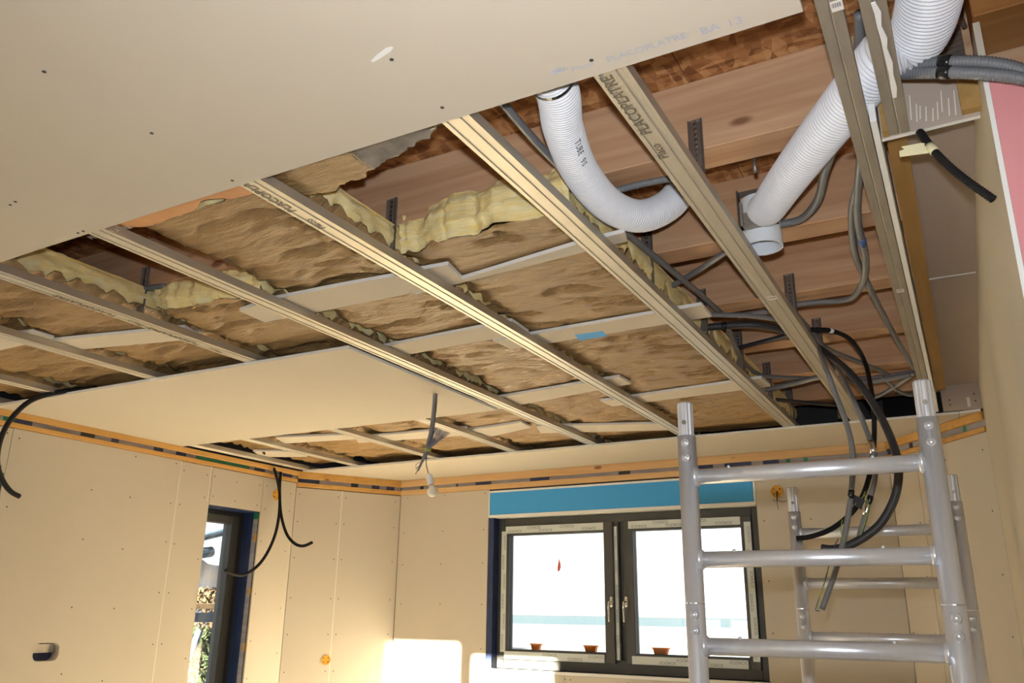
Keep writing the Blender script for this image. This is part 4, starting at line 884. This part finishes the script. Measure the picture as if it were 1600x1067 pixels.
# ================================================================== ELECTRIC BOXES
def ebox(W, px, py, r, label, sq=False, wired=False):
    t_, z_ = W.at(px, py); t = thing('wall_box', label, 'electrical box', W.P(t_, 0, z_)); N = 20
    rings = [(r*1.14, .0005), (r*1.14, .0045), (r*.94, .0045), (r*.90, .001)]
    V = [W.P(t_+rr*math.cos(2*math.pi*k/N), d, z_+rr*math.sin(2*math.pi*k/N)) for rr, d in rings for k in range(N)]
    b = MB(); b.add(V, [(j*N+k, j*N+(k+1) % N, (j+1)*N+(k+1) % N, (j+1)*N+k) for j in range(3) for k in range(N)]+[tuple(range(3*N, 4*N))]); o = b.build('cup', 'orange_box', t); recalc(o)
    b = MB()
    for a in (40, 140, 220, 320): b.ball(W.P(t_+r*.7*math.cos(math.radians(a)), .002, z_+r*.7*math.sin(math.radians(a))), .005, 7, 5)
    b.build('box_screws', 'wire_violet', t, kind='stuff')
    if wired:
        b = MB(); c = W.P(t_, .0, z_); dn = Vector((0, 0, -1))
        b.tube([c, c+W.n*.012+dn*.02, c+W.n*.016+dn*.05, c+W.n*.016+dn*.06], .004, 6); b.tube(spline([c+W.n*.016+dn*.055, c+W.n*.02+dn*.08, c+W.n*.02+dn*.115+W.u*.006], .01), .0018, 5)
        b.tube(spline([c+W.n*.016+dn*.055, c+W.n*.02+dn*.066+W.u*.03, c+W.n*.02+dn*.060+W.u*.075], .01), .0018, 5); b.tube(spline([c+W.n*.016+dn*.055, c+W.n*.02+dn*.062-W.u*.014, c+W.n*.02+dn*.05-W.u*.022], .01), .0018, 5); b.build('cable_tails', 'membrane_dark', t, smooth=True)
    return t
ebox(WL, 432, 773, .034, 'orange round wall box beside the hanging black cables')
ebox(WB, 509, 1031, .030, 'orange round wall box low on the left bay wall')
ebox(WW, 1214, 768, .034, 'orange wall box with cable tails right of the blue shutter cover', wired=True)

# ================================================================== OUTSIDE
GZ = -5.0
b = MB(); b.box(-900, 900, 6.3, 1500, GZ-1, GZ); b.box(-900, -6, -900, 6.3, GZ-1, GZ); b.box(-6, 900, -900, -4, GZ-1, GZ); o = b.build('ground', 'field'); o['kind'] = 'structure'; o['label'] = 'pale open ground outside the windows'
def ridge(label, p0, p1, h, seed, m, depth=60, base=GZ-.5):
    b = MB(); n_ = 60; V = []
    for i in range(n_+1):
        u = i/n_; p = Vector(p0).lerp(Vector(p1), u); d = (Vector(p1)-Vector(p0)).normalized(); q = Vector((-d.y, d.x, 0))
        hh = h[0]+(h[1]-h[0])*u; hh *= 1+.12*fbm(u*7, seed, 0, 4)
        for k, (w, g) in enumerate(((-1, 0), (-.5, .55), (0, 1), (.6, .5), (1, 0))): V.append(tuple(p+q*w*depth+Vector((0, 0, base+hh*g))))
    b.add(V, [(i*5+k, i*5+k+1, (i+1)*5+k+1, (i+1)*5+k) for i in range(n_) for k in range(4)]); o = b.build('distant_hill', m, smooth=True); return tag(o, label, 'hill')
ridge('low bluish band of hills across the valley beyond the wide window', (-500, 420, 0), (60, 420, 0), (4.3, 4.0), 4, 'far_blue')
ridge('dark wooded hillside seen through the narrow glazed door', (-75, 52, 0), (-45, 66, 0), (12, 5), 8, 'hill', 9)
def bush(label, c, r, m, seed):
    t = thing('shrub', label, 'shrub', (c[0], c[1], GZ)); b = MB()
    b.tube([(c[0], c[1], GZ), (c[0], c[1], c[2])], .06, 6); b.build('stem', 'hill', t)
    b = MB(); rnd = random.Random(seed)
    for i in range(2200):
        a, e, q = rnd.uniform(0, 6.28), rnd.uniform(-.9, 1.2), rnd.uniform(.5, 1)**.5*r
        p = Vector((c[0]+q*math.cos(a)*math.cos(e), c[1]+q*math.sin(a)*math.cos(e), c[2]+q*math.sin(e)*1.1)); s = .035
        u = Vector((rnd.uniform(-1, 1), rnd.uniform(-1, 1), rnd.uniform(-1, 1))).normalized()*s; w = Vector((rnd.uniform(-1, 1), rnd.uniform(-1, 1), rnd.uniform(-1, 1))).normalized()*s
        b.add([p-u, p+w, p+u, p-w], [(0, 1, 2, 3)])
    b.build('foliage', m, t, kind='stuff')
bush('autumn-brown shrub outside the narrow glazed door', tuple(PX(322, 985, -9.5)), .55, 'foliage', 2)
bush('green shrub low outside the narrow glazed door', tuple(PX(300, 1050, -8.5)), .5, 'foliage_green', 5)
sc_ = thing('outdoor_scaffold', 'blue-grey scaffold bars standing outside the narrow glazed door', 'scaffolding', (-5.6, 6, GZ))
X0 = -5.7
def bar(pts, r_, X=X0, nm='scaffold_bar'):
    b = MB(); b.tube([PX(x, y, X) for x, y in pts], r_, 10); b.build(nm, 'scaffold_blue', sc_)
bar(((290, 846), (372, 826)), .030); bar(((285, 868), (330, 862)), .045)
b = MB(); A, B, C, D = [PX(x, y, X0) for x, y in ((285, 957), (365, 957), (365, 972), (285, 972))]; k = Vector((-.05, 0, 0)); b.hexa([A, B, C, D], [A+k, B+k, C+k, D+k]); recalc(b.build('guard_board', 'scaffold_blue', sc_))
bar(((312, 985), (296, 1030)), .03)
b = MB(); A, B, C, D = [PX(x, y, X0-.6) for x, y in ((280, 943), (365, 943), (365, 951), (280, 951))]; k = Vector((-.25, 0, 0)); b.hexa([A, B, C, D], [A+k, B+k, C+k, D+k]); recalc(b.build('plank', 'batten_x', sc_))
b = MB(); b.tube([(X0, 5.6, GZ), (X0, 5.6, 1.2)], .03, 8); b.tube([(X0, 9.2, GZ), (X0, 9.2, 1.2)], .03, 8); b.build('standard', 'scaffold_blue', sc_)
